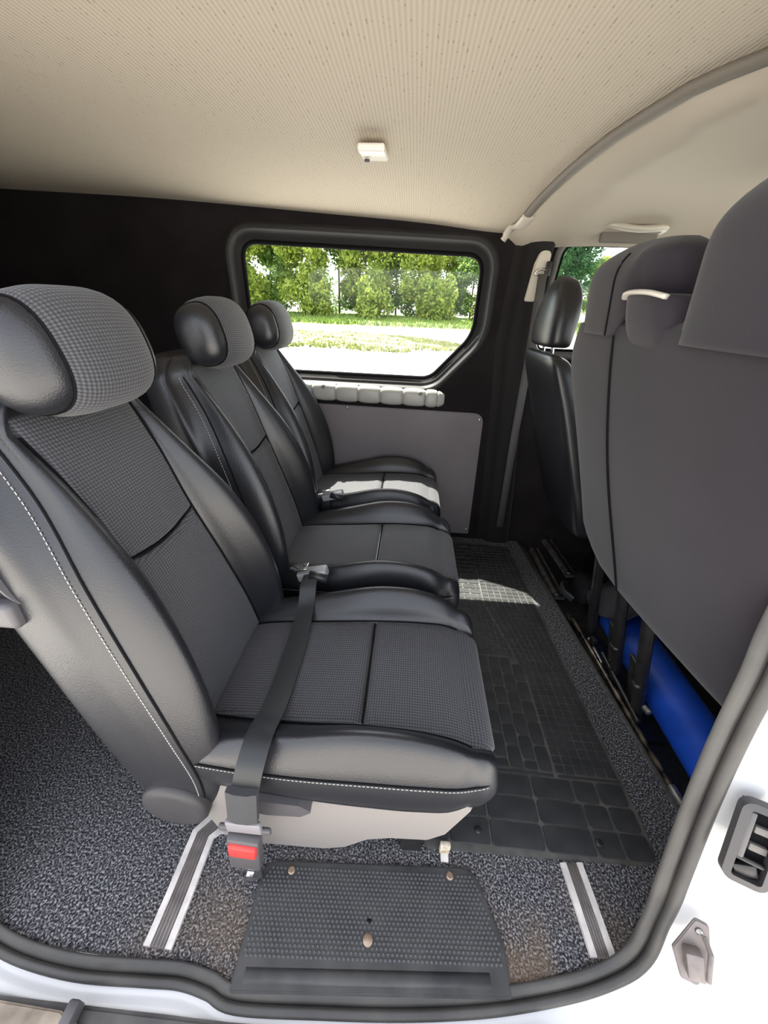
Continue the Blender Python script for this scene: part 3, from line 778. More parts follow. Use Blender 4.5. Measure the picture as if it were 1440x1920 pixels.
o = box('buckle_body', (-.258, .292, .200), (.062, .024, .125), DKPL, None, .006, rot=Matrix.Rotation(.10, 3, 'Y')); o.parent = bk
o = box('release_button', (-.254, .280, .232), (.052, .014, .038), RED, None, .004, rot=Matrix.Rotation(.10, 3, 'Y')); o.parent = bk; o['label'] = 'red release button'
o = box('anchor_plate', (-.272, .305, .085), (.045, .01, .13), CHROME, None, .002); par(o, belt)
V, F = loft([[(-.270+r*math.cos(a), .299-d, .055+r*math.sin(a)) for a in np.linspace(0, 2*PI, 6, endpoint=False)] for r, d in ((.014, 0), (.014, .008), (.008, .010))])
par(obj('anchor_bolt', V, F, CHROME, None, smooth=False), belt)
# inner buckles between the seats
def inner_buckle(loc, label):
    t = empty('belt_buckle', loc); tag(t, label, 'belt buckle', 'buckles between the seats')
    rot = Matrix.Rotation(-.25, 3, 'Y')
    o = box('buckle_body', (0, 0, 0), (.085, .035, .028), mat('buckle_grey', (.30, .31, .31), .35) if 'buckle_grey' not in MATS else MATS['buckle_grey'], t, .005, rot=rot)
    V, F = tube_vf([(-.005, -.022, .012), (.045, -.022, .0)], .012, 12); obj('roller', V, F, BLKPL, t)
    o = box('tongue', (-.035, -.008, .022), (.05, .03, .006), CHROME, t, .001, rot=rot)
    o = box('stalk', (-.03, .0, -.05), (.03, .012, .09), BLKPL, t, .003)
    return t
inner_buckle((-.240, .812, .462), 'grey belt buckle standing between nearest and middle seats')
inner_buckle((-.28, 1.30, .465), 'grey belt buckle standing between middle and farthest seats')

# ================================================================== FRONT SEATS
# driver seat (leather), far side of the cab
t = empty('driver_seat', (.62, 1.44, -.05)); tag(t, 'black leather driver seat back behind the far cab window', 'seat')
rings = []
for z, xr, w_, th in [(.36, .68, .17, .06), (.38, .655, .20, .10), (.48, .615, .215, .11), (.65, .55, .215, .11), (.82, .49, .205, .10), (.93, .448, .195, .09), (.985, .432, .18, .075), (1.005, .436, .15, .04)]:
    sec = [(xr+th/2+th/2*math.copysign(abs(math.cos(a))**.5, math.cos(a)), 1.455+w_*math.copysign(abs(math.sin(a))**.45, math.sin(a)), z) for a in np.linspace(0, 2*PI, 40, endpoint=False)]
    rings.append(sec)
R2 = [list(x) for x in zip(*[catmull([r[k] for r in rings], 5) for k in range(40)])]
V, F = loft(R2); par(obj('backrest', V, F, LEATHER, None), t)
rings = []
for z, xr, w_, th in [(1.022, .455, .105, .08), (1.035, .443, .125, .10), (1.10, .440, .126, .11), (1.17, .450, .108, .10), (1.215, .465, .075, .07), (1.235, .480, .03, .03)]:
    rings.append([(xr+th/2+th/2*math.copysign(abs(math.cos(a))**.7, math.cos(a)), 1.52+w_*math.copysign(abs(math.sin(a))**.7, math.sin(a)), z) for a in np.linspace(0, 2*PI, 36, endpoint=False)])
R2 = [list(x) for x in zip(*[catmull([r[k] for r in rings], 5) for k in range(36)])]
V, F = loft(R2); par(obj('headrest', V, F, LEATHER, None), t)
for s in (-.05, .05): par(tube('post', [(.50, 1.52+s, .955), (.49, 1.52+s, 1.03)], .006, CHROME), t)
o = box('cushion', (.94, 1.44, .36), (.34, .45, .12), LEATHER, None, .04, seg=4); par(o, t)
o = box('base', (1.02, 1.44, .12), (.16, .36, .32), BLKPL, None, .02); par(o, t)

# passenger double seat with cloth cover, near side of the cab
bench = empty('passenger_bench', (.75, .75, -.05)); tag(bench, 'double passenger seat under a charcoal cloth cover, seen from behind', 'seat')
def bx(z): return ip(z, [.2, .47, 1.04, 1.2], [.70, .600, .400, .352])
y0b, y1b = .395, 1.125
rings = []
for z in np.linspace(.43, 1.105, 26):
    th = .13 if z < .9 else .13-.05*((z-.9)/.205)**2
    # far lower corner and shoulders drawn in
    yb = y1b-.0
    if z < .54: yb = y1b-.17*((.54-z)/.11)**1.6
    if z > .99: yb = y1b-.10*((z-.99)/.115)**1.5
    ya = y0b
    yc_, w_ = (ya+yb)/2, (yb-ya)/2
    x = bx(z)
    n = 64; rr = []
    for a in np.linspace(0, 2*PI, n, endpoint=False):
        ca, sa = math.cos(a), math.sin(a)
        yy = yc_+w_*math.copysign(abs(sa)**.30, sa)
        xx = x+th/2+th/2*math.copysign(abs(ca)**.55, ca)
        # softly padded back: shallow hollow below the headrests and bulges
        if ca < 0: xx += -.012*math.sin(PI*min(1, max(0, (yy-ya)/(yb-ya))))*math.sin(PI*(z-.3)/.75)+.004*math.sin(9*yy+2)*math.sin(7*z)
        zz = z
        zz = z+.055*max(0, min(1, (.98-yy)/.5))*max(0, 1-(z-.43)/.35); xx += .010*max(0, 1-(z-.43)/.04)**2 if ca < 0 else 0
        rr.append((xx, yy, zz))
    rings.append(rr)
for k, s in enumerate((.7, .3)):
    last = rings[25]; c = np.mean(last, axis=0)
    rings.append([tuple(c+(np.array(p)-c)*np.array((s, .90+.1*s, 1))+np.array((0, 0, .008*(k+1)))) for p in last])
V, F = loft(rings); bo = obj('back_cover', V, F, COVER, None); par(bo, bench)
par(tube('cover_seam', [(bx(z)-.013*math.sin(PI*(z-.3)/.75)-.001+.004*math.sin(9*.83+2)*math.sin(7*z), .83+.012*math.sin(z*9)-.02*(z > 1.2), z) for z in np.linspace(.475, 1.09, 40)], .0028, PIPING, None, seg=6), bench)
def cover_head(y0, y1, zf, zt, xr, tilt, name, seamy, taper=.10, nar=.40):
    rings = []
    for k in range(24):
        t_ = k/23; top = max(0, (t_-.5)/.5)
        wl = 1-nar*top**4; th = .105*(1-.6*top**3)+.02*(1-t_)
        yc_ = (y0+y1)/2; w_ = (y1-y0)/2*(1.0-taper*t_)*wl; rr = []
        for a in np.linspace(0, 2*PI, 48, endpoint=False):
            y = yc_+w_*math.copysign(abs(math.sin(a))**.6, math.sin(a))
            zb = zf(y); z = zb+(zt-zb)*t_-.010*top**2*((y-yc_)/(y1-y0)*2)**2
            x = xr - tilt*(zt-1.085)*t_+.05*top**3
            rr.append((x+th/2+th/2*math.copysign(abs(math.cos(a))**.6, math.cos(a)), y, z))
        rings.append(rr)
    V, F = loft(rings); h = obj(name, V, F, COVER, None); par(h, bench)
    pts = []
    for k in range(21):
        t_ = k/23; z = zf(seamy)+(zt-zf(seamy))*t_; top = max(0, (t_-.5)/.5); x = xr-tilt*(zt-1.085)*t_+.05*top**3
        pts.append((x-.0005, seamy, z))
    par(tube('headrest_seam', pts, .0022, PIPING, None, seg=6), bench)
cover_head(.71, 1.015, lambda y: 1.088+.065*max(0, min(1, (.81-y)/.03)), 1.243, .378, .12, 'headrest_cover', .845, .03, .28)
cover_head(.345, .655, lambda y: 1.088, 1.282, .376, .12, 'headrest_cover', .44)
# neck of the back cover between the headrests, its frayed top edge showing pale padding
rings = []
for z, ya, yb in ((1.03, .64, .81), (1.08, .65, .81), (1.12, .66, .80), (1.150, .665, .795), (1.155, .68, .785)):
    rings.append([(bx(z)+.045+(.035 if z < 1.05 else .008 if z < 1.1 else 0)+.05*math.copysign(abs(math.cos(a))**.6, math.cos(a)), (ya+yb)/2+(yb-ya)/2*math.copysign(abs(math.sin(a))**.5, math.sin(a)), z) for a in np.linspace(0, 2*PI, 32, endpoint=False)])
V, F = loft(rings); par(obj('neck_cover', V, F, COVER, None), bench)
V, F = tube_vf(catmull([(.372, .67, 1.150), (.362, .70, 1.156), (.360, .735, 1.158), (.362, .77, 1.157), (.370, .79, 1.151)], 6), .005, 8, flat=(.007, .004)); par(obj('foam_edge', V, F, CAPPL, None), bench)
o = box('seat_cushion', (.95, .745, .44), (.34, .70, .12), COVER, None, .04, seg=4); par(o, bench)
# black tube frame legs, with clamp collars
def frame_leg(x0, y, zt, x1):
    leg = tube('frame_post', [(x0, y, -.048), (x1, y, zt)], .018, BLKMET, None, seg=12); par(leg, bench)
    return leg
frame_leg(.80, .925, .47, .665); frame_leg(.80, .785, .47, .665)
frame_leg(.80, 1.14, .45, .70)
for y in (.925, .785):
    o = box('post_plate', (.775, y+.035, .08), (.012, .075, .26), BLKMET, None, .003, rot=Matrix.Rotation(-.27, 3, 'Y')); par(o, bench)
    o = box('foot_plate', (.81, y, -.043), (.11, .11, .014), BLKMET, None, .003); par(o, bench)
    V, F = tube_vf([(.742, y, .155), (.739, y, .165)], .021, 14); par(obj('collar', V, F, BLKMET, None), bench)
V, F = tube_vf([(.745, .735, .12), (.750, .715, .12)], .009, 6); par(obj('bolt', V, F, STEEL, None, smooth=False), bench)
par(tube('cross_tube', [(.76, .74, .04), (.765, 1.0, .04)], .007, BLKMET), bench)

# long tube along the board edge
t = empty('floor_tube', (.76, .85, 0)); tag(t, 'long thin black metal tube lying along carpet edge under the bench', 'tube')
par(tube('rod', [(.783, .545, .002), (.742, 1.245, .002)], .0080, mat('worn_black_tube', (.03, .028, .026), .22, .3, var=.8, varscale=25, var2=(.16, .12, .08)), None, seg=12), t)
par(tube('end_fitting', [(.785, .54, .002), (.780, .585, .002)], .012, STEEL, None, seg=12), t)
o = box('clamp', (.752, 1.225, -.018), (.05, .04, .04), BLKMET, None, .004); par(o, t)
# seat slide rails at the far end of the cab
for i, (pa, pb, w_, nm, lb) in enumerate([((.735, 1.76, -.02), (.745, 1.36, -.02), .05, 'seat_rail', 'worn metal seat rail on the floor edge beneath driver seat'),
                             ((.80, 2.0-.22, .03), (.83, 1.48, .02), .05, 'seat_rail', 'second worn seat rail standing further forward under driver seat')]):
    t = empty(nm, pa); tag(t, lb, 'rail', 'slide rails under the driver seat')
    d = np.array(pb)-np.array(pa)
    V, F = tube_vf([(0, 0, 0), tuple(d)], .02, 4, flat=(.034, .012)); obj('channel', V, F, mat('rail_metal', (.20, .18, .17), .4, .5, var=.5, varscale=30) if 'rail_metal' not in MATS else MATS['rail_metal'], t, smooth=False)
    V, F = tube_vf([(0, 0, .014), tuple(d+np.array((0, 0, .014)))], .02, 4, flat=(.010, .006)); obj('slide_track', V, F, BLKMET, t, smooth=False)
    V, F = tube_vf([tuple(d*.98+np.array((-.03, 0, .012))), tuple(d*.98+np.array((.03, 0, .012)))], .008, 8); obj('end_stop', V, F, BLKMET, t)
t = empty('black_box', (.82, 1.36, .02)); tag(t, 'small black plastic box with curved loop between rail and tube', 'box')
o = box('housing', (.035, 0, .03), (.10, .12, .10), BLKPL, t, .012); 
tube('loop', catmull([(-.035, .06, .0), (-.07, .03, .02), (-.075, -.02, .015), (-.045, -.05, .0)], 5), .01, mat('loop_grey', (.04, .043, .048), .35), t, flat=(.006, .016), seg=8)
t = empty('cloth_flap', (.87, 1.17, .06)); tag(t, 'crumpled black cloth flap hanging under the covered bench', 'cloth')
V = []; F = []
for i in range(13):
    for j in range(13):
        u, v = i/12, j/12
        V.append((-.06+.12*u+.02*math.sin(6*v), -.10+.22*v, .02+.14*u+.018*math.sin(9*v+4*u)))
for i in range(12):
    for j in range(12):
        a = i*13+j; F.append((a, a+1, a+14, a+13))
o = obj('sheet', V, F, mat('limp_cloth', (.03, .03, .035), .7), t); mo = o.modifiers.new('thickness', 'SOLIDIFY'); mo.thickness = .003
# blue roll beneath the bench
t = empty('blue_cylinder', (.92, .86, .0)); tag(t, 'bright blue cylinder lying on the cab floor beneath the bench', 'cylinder')
rings = []
for y, r in [(-.36, .05), (-.355, .068), (-.34, .075), (-.2, .0755), (0, .075), (.2, .0755), (.34, .075), (.352, .068), (.356, .05)]:
    rings.append([(r*math.cos(a), y, .03+r*math.sin(a)) for a in np.linspace(0, 2*PI, 36, endpoint=False)])
V, F = loft(rings); obj('body', V, F, BLUE, t)
# pipes and debris seen in the cab footwell
t = empty('floor_bracket', (.80, 1.06, -.05)); tag(t, 'black hinge bracket bolted down beside the first bench post', 'bracket')
o = box('plate', (0, 0, .01), (.10, .16, .016), BLKMET, t, .004); o = box('lug', (-.02, .03, .04), (.02, .03, .06), BLKMET, t, .004)
tube('pin', [(-.02, -.06, .035), (-.02, .06, .035)], .007, STEEL, t)

# ================================================================== RUBBER FLOOR MAT
fm = empty('rubber_floor_mat', (.38, 1.0, 0)); tag(fm, 'black rubber floor mat with block pattern in front of the seats', 'floor mat')
def mx_(y): return ip(y, [.38, 1.75], [.655, .585])       # right edge
poly = round_poly([(.10, .392), (.655, .405), (.655, .50), (.585, 1.73), (-.30, 1.73), (-.30, .60), (.10, .55)], [.02, .05, .02, .03, .03, .03, .03], 5)
o = prism('sheet', poly, 'z', .0005, .005, MATDUST, None, bevel=.0015); par(o, fm)
PAD = {}
def padmesh(w_, d_, r=.009, h=.003):
    if min(w_, d_) < .035 and w_*d_ < .0009: r = .002
    key = (round(w_, 3), round(d_, 3))
    if key in PAD: return PAD[key]
    rp = rrect(-w_/2, -d_/2, w_/2, d_/2, min(r, w_*.45, d_*.45), 3); n = len(rp)
    rp2 = offset_poly(rp, -.0016)
    V = [(x, y, 0) for x, y in rp]+[(x, y, h) for x, y in rp2]; F = [(i, (i+1) % n, n+(i+1) % n, n+i) for i in range(n)]+[tuple(range(n, 2*n))]
    me = bpy.data.meshes.new('raised_block'); me.from_pydata(V, [], F); me.materials.append(MATRUB); me.update(); PAD[key] = me
    return me
small = []
def add_pad(cx, cy, w_, d_, part=True, z=.0045):
    if part:
        o = bpy.data.objects.new('raised_block', padmesh(w_, d_)); COL.objects.link(o); o.parent = fm; o.location = (cx-.38, cy-1.0, z)
    else:
        me = padmesh(w_, d_); small.append(([(v.co.x+cx, v.co.y+cy, v.co.z+z) for v in me.vertices], [tuple(p.vertices) for p in me.polygons]))
g = .0030
# three cross rows nearest the door
for (ya, yb), cols in (((.408, .465), [.115, .165, .265, .395, .515, .58, .648]), ((.465, .520), [.115, .265, .395, .515, .578, .648]), ((.520, .575), [.115, .265, .395, .505, .568, .648])):
    for a, b in zip(cols[:-1], cols[1:]):
        b2 = min(b, mx_((ya+yb)/2)-.004); add_pad((a+b2)/2, (ya+yb)/2, b2-a-g, yb-ya-g)
add_pad(.30, .581, .33, .008); add_pad(.56, .581, .17, .008)
# brick field
x = .108; k = 0
while x < .45:
    x1 = x+.040
    ys_ = [.588] + ([.616] if k % 2 else []); yy = ys_[-1]
    while yy < .93: yy += .072 if (k % 3) else .066; ys_.append(min(yy, .975))
    for a, b in zip(ys_[:-1], ys_[1:]):
        if b-a > .02: add_pad((x+x1)/2, (a+b)/2, .040-g, b-a-g)
    x = x1; k += 1
# border grid along the cab side
y = .588
while y < 1.70:
    h_ = .024
    xr_ = mx_(y+.012)-.004; x0 = .472-.09*max(0, min(1, (y-.90)/.35))
    n_ = 6 if y < .93 else 8
    for c in range(n_):
        a = x0+(xr_-x0)*c/n_; b = x0+(xr_-x0)*(c+1)/n_
        add_pad((a+b)/2, y+h_/2, b-a-.0022, h_-.0022, part=False)
    y += h_
# fine cross ribs in the middle and blocks beyond
y = .980; row = 0
while y < 1.70:
    h_ = .018 if y < 1.2 else .034
    wv = .045 if y < 1.2 else .060
    xe = .472-.09*max(0, min(1, (y-.90)/.35))-.003
    x = (-.05 if y < 1.2 else -.27) - (wv/2 if row % 2 else 0)
    while x < xe-.01:
        xb = min(x+wv, xe); add_pad((x+xb)/2, y+h_/2, xb-x-.0022, h_-.0022, part=False); x += wv
    y += h_; row += 1
V, F = join_vf(small); o = obj('fine_blocks', V, F, MATRUB, None, smooth=False); par(o, fm); o['kind'] = 'stuff'
for x, y in ((.235, .437), (.525, .437)):
    V, F = loft([[(x+r*math.cos(a), y+r*math.sin(a), z) for a in np.linspace(0, 2*PI, 12, endpoint=False)] for r, z in ((.009, .007), (.008, .011), (.004, .012))])
    par(obj('fixing_stud', V, F, BLKPL), fm)

# ================================================================== STEP PLATE
sp = empty('step_plate', (0, .25, 0)); tag(sp, 'dark studded rubber step plate bolted to the carpet at doorway', 'step plate')
outl = round_poly([(-.262, .150), (.262, .185), (.262, .25), (.215, .366), (-.262, .338)], [.006, .006, .03, .045, .035], 6)
o = prism('plate', outl, 'z', .0005, .009, STEPRUB, None, bevel=.003); par(o, sp)
parts = []
hx = [(math.cos(a), math.sin(a)) for a in np.linspace(0, 2*PI, 6, endpoint=False)]
def inside(x, y, P):
    c = False; n = len(P)
    for i in range(n):
        (x1, y1), (x2, y2) = P[i], P[i-1]
        if (y1 > y) != (y2 > y) and x < (x2-x1)*(y-y1)/(y2-y1)+x1: c = not c
    return c
inn = offset_poly(outl, -.010)
row = 0; y = .196
SV, SF = [], []
while y < .36:
    x = -.255+(.0045 if row % 2 else 0)
    while x < .26:
        yy = y+.067*(x+.26)*.85*(1-(y-.196)/.2*.2)
        if inside(x, yy, inn) and all((x-bx_)**2+(yy-by_)**2 > .012**2 for bx_, by_ in ((-.195, .325), (.159, .346), (-.013, .235))):
            o_ = len(SV); SV += [(x+.0036*cx, yy+.0032*cy, .0088) for cx, cy in hx]+[(x+.0018*cx, yy+.0016*cy, .0118) for cx, cy in hx]
            SF += [(o_+i, o_+(i+1) % 6, o_+6+(i+1) % 6, o_+6+i) for i in range(6)]+[tuple(range(o_+6, o_+12))]
        x += .009
    y += .0072; row += 1
o = obj('tread_studs', SV, SF, STUD, None, smooth=False); par(o, sp); o['kind'] = 'stuff'
V, F = tube_vf([(-.240, .172, .008), (.225, .203, .008)], .004, 8, flat=(.011, .0035)); par(obj('raised_lip', V, F, STEPRUB), sp)
for x, y, r0 in ((-.195, .325, .008), (.159, .346, .008), (-.013, .235, .010)):
    V, F = loft([[(x+r*math.cos(a), y+r*math.sin(a), z) for a in np.linspace(0, 2*PI, 14, endpoint=False)] for r, z in ((r0, .008), (r0, .0125), (r0*.7, .0145))])
    par(obj('bolt', V, F, BRONZE, None, angle=40), sp)
V, F = loft([[(-.013+r*math.cos(a), .262+r*.6*math.sin(a), z) for a in np.linspace(0, 2*PI, 10, endpoint=False)] for r, z in ((.006, .0095), (.005, .0122))])
par(obj('stud_hole', V, F, PIPING), sp)

# ================================================================== FLOOR RAILS
def floor_rail(path, w_, label, wl):
    t = empty('floor_rail', tuple(path[0])); tag(t, label, 'rail', 'white edged seat rails on the carpet')
    P = [np.array(p)-np.array(path[0]) for p in path]
    def offs(d):
        out = []
        for i, p in enumerate(P):
            tg = P[min(i+1, len(P)-1)]-P[max(i-1, 0)]; s_ = np.array((tg[1], -tg[0], 0)); s_ = s_/np.linalg.norm(s_); out.append(p+s_*d)
        return out
    for s_ in (-1, 1):
        V, F = tube_vf([p+np.array((0, 0, .004)) for p in offs(s_*(w_/2-wl/2))], .004, 4, flat=(wl*.66, .006)); obj('edge_strip', V, F, WHITEAL, t, smooth=False)
    V, F = tube_vf([p+np.array((0, 0, .002)) for p in offs(0)], .004, 4, flat=((w_/2-wl)*1.45, .004)); obj('insert', V, F, RIBGREY, t, smooth=False)
    for k in range(4):
        d = (k-1.5)*(w_-2*wl)/4.2
        V, F = tube_vf([p+np.array((0, 0, .006)) for p in offs(d)], .0016, 6); obj('rib', V, F, RIBGREY, t)
    return t
floor_rail([(-.424, .192, .0), (-.423, .26, .0), (-.424, .372, .0), (-.398, .402, 0), (-.365, .408, .0)], .058, 'left floor rail with white edges, bent under the nearest seat', .014)
floor_rail([(.456, .252, .0), (.450, .33, .0), (.444, .395, .0)], .052, 'right floor rail with white edges, ending at the rubber mat', .014)
# chipped white end at rubber mat / yellowed foot bracket under the seat
t = empty('floor_bracket', (.150, .392, 0)); tag(t, 'small yellowed metal bracket on the carpet under nearest seat front', 'bracket')
b = box_bm(0, 0, .020, .024, .012, .04, .003); objbm('tab', b, mat('yellowed_paint', (.55, .40, .16), .5, var=.3, varscale=80, var2=(.75, .72, .65)), t)
b = box_bm(0, -.008, .004, .018, .026, .006, .001); objbm('foot', b, WHITEAL, t)

# ================================================================== LATCH AND STRIKER ON THE JAMB
def frame_at(c, nrm, up=(0, 0, 1)):
    n_ = Vector(nrm).normalized(); x_ = Vector(up).cross(n_).normalized(); u_ = n_.cross(x_)
    mm = Matrix((x_, u_, n_)).transposed().to_4x4(); mm.translation = Vector(c); return mm
STR2 = mat('contact_grey', (.12, .11, .10), .5)
t = empty('latch_socket'); tag(t, 'black plastic latch socket on the white door jamb', 'latch')
t.matrix_world = frame_at((.575, .302, .415), (-.35, -.80, .35), (.10, .35, 1))
def frame_ring(name, w_, h_, r, th, dep, m_, parent):
    o_ = rrect(-w_/2, -h_/2, w_/2, h_/2, r, 5); i_ = rrect(-w_/2+th, -h_/2+th, w_/2-th, h_/2-th, max(.002, r-th), 5)
    rings = [[(x, y, 0) for x, y in o_], [(x*.97, y*.98, dep) for x, y in o_], [(x*.98, y*.98, dep+.002) for x, y in i_], [(x, y, .001) for x, y in i_]]
    V, F = loft(rings, cap=False); return obj(name, V, F, m_, parent, angle=40)
frame_ring('bezel', .060, .138, .016, .011, .014, mat('bezel_grey', (.045, .042, .044), .45), t)
b = box_bm(0, 0, -.004, .046, .122, .008, .001); objbm('back_plate', b, PIPING, t)
for yy in (.012, -.018): b = box_bm(.006, yy+.012, .004, .022, .012, .008, .002); objbm('contact', b, STR2, t)
b = box_bm(-.013, .012, .006, .010, .08, .012, .003); objbm('rail', b, DKPL, t)
b = box_bm(.0, -.047, .005, .030, .020, .010, .003, rot=Matrix.Rotation(.4, 3, 'Z')); objbm('catch', b, BLKMET, t)
tube('spring_pin', [(-.02, -.028, .008), (.018, -.030, .008)], .004, BLKMET, t)
t = empty('door_striker'); tag(t, 'grey beige door striker below the black latch socket', 'striker')
t.matrix_world = frame_at((.552, .243, .160), (-.3, -.75, .55), (.15, .4, 1))
poly = round_poly([(-.026, -.012), (-.006, -.052), (.018, -.050), (.030, -.012), (.016, .050), (-.004, .050)], .006, 3)
STR = mat('striker_grey', (.17, .145, .135), .45, var=.2, varscale=40)
o = prism('plate', poly, 'z', .0, .006, STR, t, bevel=.0015)
b = box_bm(.002, -.012, .016, .026, .040, .022, .004, rot=Matrix.Rotation(.3, 3, 'Z')); objbm('block', b, STR, t)
tube('bar', [(.018, -.028, .006), (.020, -.020, .026), (.016, .020, .026), (.014, .028, .006)], .004, STR, t)
V, F = loft([[(.004+r*math.cos(a), .034+r*math.sin(a), z) for a in np.linspace(0, 2*PI, 10, endpoint=False)] for r, z in ((.006, .006), (.005, .009))]); obj('screw', V, F, STEEL, t)

# door runner parts at the very bottom
t = empty('roller_arm', (-.62, .09, -.010)); tag(t, 'dusty grey brown sliding door roller arm at sill left end', 'roller arm')
DUSTY = mat('dusty_metal', (.28, .23, .18), .8, var=.4, varscale=18)
o = prism('arm', round_poly([(-.12, -.10), (.10, -.10), (.115, .005), (.07, .018), (-.05, .02), (-.12, -.02)], .01, 3), 'z', -.005, .012, DUSTY, t, bevel=.003)
b = box_bm(.095, .015, .018, .02, .03, .03, .004); objbm('roller_bracket', b, DKPL, t)
t = empty('sill_clip', (.02, .135, -.045)); tag(t, 'small oval dark plug in the black sill under the step', 'plug')
V, F = loft([[(.022*k*math.cos(a), .010*k*math.sin(a), z) for a in np.linspace(0, 2*PI, 20, endpoint=False)] for k, z in ((1, -.016), (1, .0), (.8, .003))]); obj('cap', V, F, PIPING, t)

# ================================================================== OUTSIDE
GZ = -.62
o = prism('ground', [(-60, -60), (60, -60), (60, 19), (-60, 19)], 'z', GZ-.1, GZ, CONC); struct(o)
def strip_ground(name, poly, z, m_, lb, cat, n=0, hgt=.1):
    pass
def ground_sheet(name, near, far, m_, x0, x1, nx, ny, amp, z0):
    V = []; F = []
    for i in range(nx+1):
        x = x0+(x1-x0)*i/nx
        for j in range(ny+1):
            y = near(x)+(far(x)-near(x))*j/ny
            e = min(1, j/2, (ny-j)/2)
            V.append((x, y, z0+e*amp*(.6+.4*math.sin(x*1.7+y*2.3)+.5*random.random())))
    for i in range(nx):
        for j in range(ny):
            a = i*(ny+1)+j; F.append((a, a+1, a+ny+2, a+ny+1))
    return obj(name, V, F, m_)
# grass island between the yard and the road: its front edge runs away to the right
nearf = lambda x: 18.6+.5*math.sin(x*1.1)+.3*math.sin(x*3.3)+max(0, x+1.0)*.5
gi = ground_sheet('grass_verge', nearf, lambda x: max(nearf(x)+.1, 38-max(0, x+5)*2.6), GRASS, -60, 3.6, 200, 16, .12, GZ+.0)
tag(gi, 'patchy dry grass bank between the pale yard and the road', 'grass', kind='stuff')
o = prism('ground_1', [(-60, 19), (60, 19), (60, 52), (-60, 52)], 'z', GZ-.12, GZ-.01, ROADM); struct(o)
def fieldz(x, y): return GZ+.9*max(0, min(1, (y-44)/14))**1.2
V = []; F = []
for i in range(101):
    x = -80+160*i/100
    for j in range(21):
        y = 43-.10*max(-10, x)+.1*math.sin(x)+(45)*(j/20)**1.3; V.append((x, y, fieldz(x, y)+.05*random.random()*(j > 0)))
for i in range(100):
    for j in range(20):
        a = i*21+j; F.append((a, a+1, a+22, a+21))
g2 = obj('grass_field', V, F, GRASS2)
tag(g2, 'bright green meadow beyond the road, in front of trees', 'grass', kind='stuff')
# tufts of tall grass
def tufts(name, n, xr, yr, h, m_, lb):
    V, F = [], []
    for _ in range(n):
        x = random.uniform(*xr); y = yr(x) if callable(yr) else random.uniform(*yr)
        for b_ in range(3):
            a = random.uniform(0, PI); dx, dy = math.cos(a)*.05, math.sin(a)*.05; hh = h*random.uniform(.4, 1); lx = random.uniform(-.08, .08)
            o_ = len(V); z_ = fieldz(x, y) if y > 43 else GZ; V += [(x-dx, y-dy, z_), (x+dx, y+dy, z_), (x+lx+dx*.3, y+dy*.3, z_+hh)]; F.append((o_, o_+1, o_+2))
    o = obj(name, V, F, m_, smooth=False); tag(o, lb, 'grass', kind='stuff'); return o
tufts('grass_tufts', 7000, (-22, 3.0), lambda x: nearf(x)+random.random()**1.2*(max(.3, 12-max(0, x+1)*2.5)), .22, GRASS, 'short dry grass blades standing on the bank by the yard')
tufts('tall_grass', 9000, (-50, 50), lambda x: 45+random.random()**1.5*12, .5, GRASS2, 'tall green grass blades standing beyond the road')
def crown_mesh(seed, w_, h_, n=4200, leaf=.20, trunkfrac=.0):
    r = np.random.default_rng(seed); V, F = [], []
    lumps = [(r.uniform(-.5, .5)*w_, r.uniform(-.5, .5)*w_, h_*r.uniform(.05, .88), r.uniform(.22, .42)*w_) for _ in range(30)]
    for _ in range(n):
        lx, ly, lz, lr = lumps[r.integers(len(lumps))]
        d = r.normal(size=3); d /= np.linalg.norm(d); rad = lr*r.uniform(.55, 1.08)
        p = np.array((lx, ly, lz))+d*rad*np.array((1, 1, .95))
        if p[2] < .1: p[2] = .1+r.uniform(0, .8)
        a = r.normal(size=3); a /= np.linalg.norm(a); b = np.cross(a, r.normal(size=3)); b /= np.linalg.norm(b)
        s = leaf*r.uniform(.6, 1.5)
        o_ = len(V); V += [p-a*s, p+b*s*.6, p+a*s, p-b*s*.6]; F.append((o_, o_+1, o_+2, o_+3))
    return V, F
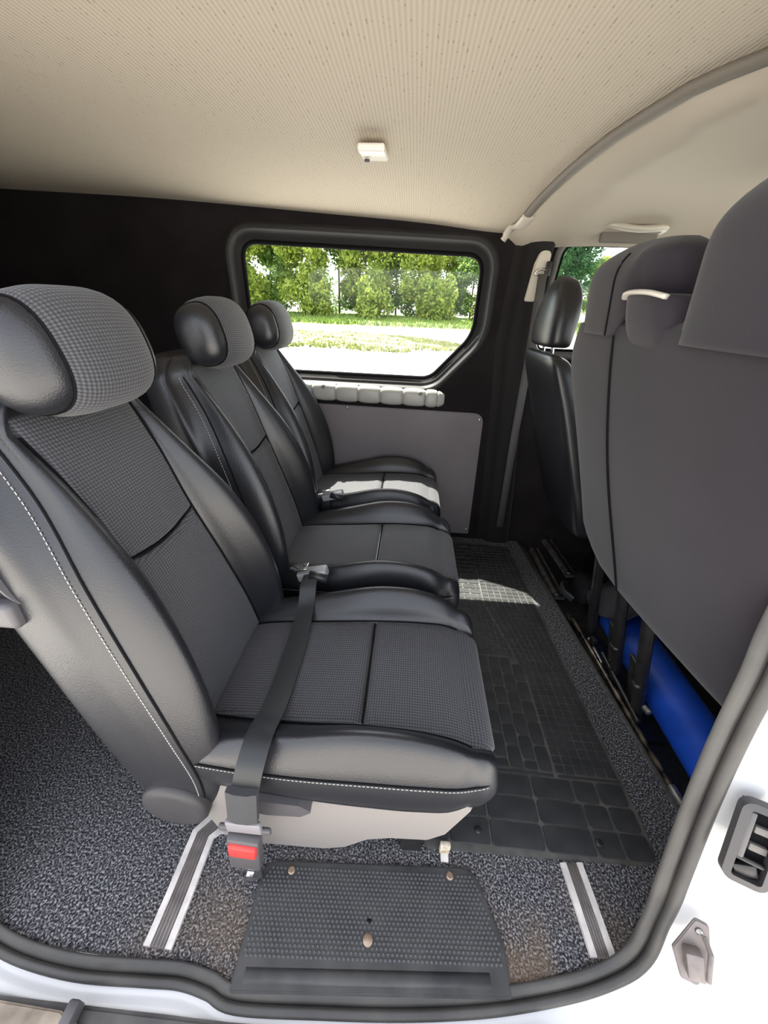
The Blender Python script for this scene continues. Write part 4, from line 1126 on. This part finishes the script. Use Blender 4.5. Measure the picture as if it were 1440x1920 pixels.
def make_tree(seed, w_, h_, leafm, label, n=4200):
    t = empty('tree'); tag(t, label, 'tree', 'trees beyond the road')
    V, F = crown_mesh(seed, w_, h_, n); o = obj('foliage', V, F, leafm, t, smooth=False)
    tube('trunk', [(0, 0, 0), (.05, .02, h_*.3), (-.05, 0, h_*.6), (0, 0, h_*.85)], [.16, .13, .08, .03], BARK, t, seg=8)
    return t
protos = [make_tree(1, 5.2, 16.5, LEAF1, 'x', 14000), make_tree(2, 5.4, 17, LEAF2, 'x', 14000), make_tree(3, 5.0, 16, LEAF3, 'x', 12000), make_tree(5, 3.0, 4.5, LEAF1, 'x', 5000)]
spots = [(-39, 60, 0, 1.0), (-33.5, 58, 1, 1.0), (-28.5, 61, 0, 1.05), (-24, 58, 0, .98), (-19.5, 60, 1, 1.05), (-15.2, 57, 0, .92), (-11, 60, 1, .98), (-7, 58, 0, .95), (-3, 62, 1, .88), (.2, 58, 0, .84), (4.0, 63, 0, .78), (7.5, 59, 1, .74), (11.5, 60, 0, .86), (15.5, 58, 2, 1.0), (20.5, 60, 2, .9), (25, 61, 0, .55), (31, 60, 0, .48), (38, 61, 0, .45), (46, 60, 0, .5), (-22, 55, 3, 1.0), (-13, 54.5, 3, .9), (-5.5, 54.5, 3, 1.0), (2.2, 55.5, 3, 1.1), (9.5, 56, 3, .9)]
words_ = {0: 'yellow green leafy tree', 1: 'darker green dense tree', 2: 'blue green rounded tree', 3: 'low yellow green bush'}
order = sorted(range(len(spots)), key=lambda i: spots[i][0]); ordn = {}
ORD = ['first', 'second', 'third', 'fourth', 'fifth', 'sixth', 'seventh', 'eighth', 'ninth', 'tenth', 'eleventh', 'twelfth', 'thirteenth', 'fourteenth']
cnt = {0: 0, 1: 0, 2: 0, 3: 0}
for i in order:
    k = spots[i][2]; ordn[i] = ORD[cnt[k]]; cnt[k] += 1
used = set()
for i, (x, y, k, s) in enumerate(spots):
    t = protos[k] if k not in used else copy_tree(protos[k]); used.add(k)
    t.location = (x, y, fieldz(x, y)-.05); t.rotation_euler = (0, 0, i*1.9); t.scale = (s, s, s)
    tag(t, f'{words_[k]} beyond the road, {ordn[i]} of its kind from the left', 'tree', 'trees beyond the road' if k != 3 else 'bushes before the trees')
    if k == 3: t.name = 'bush'
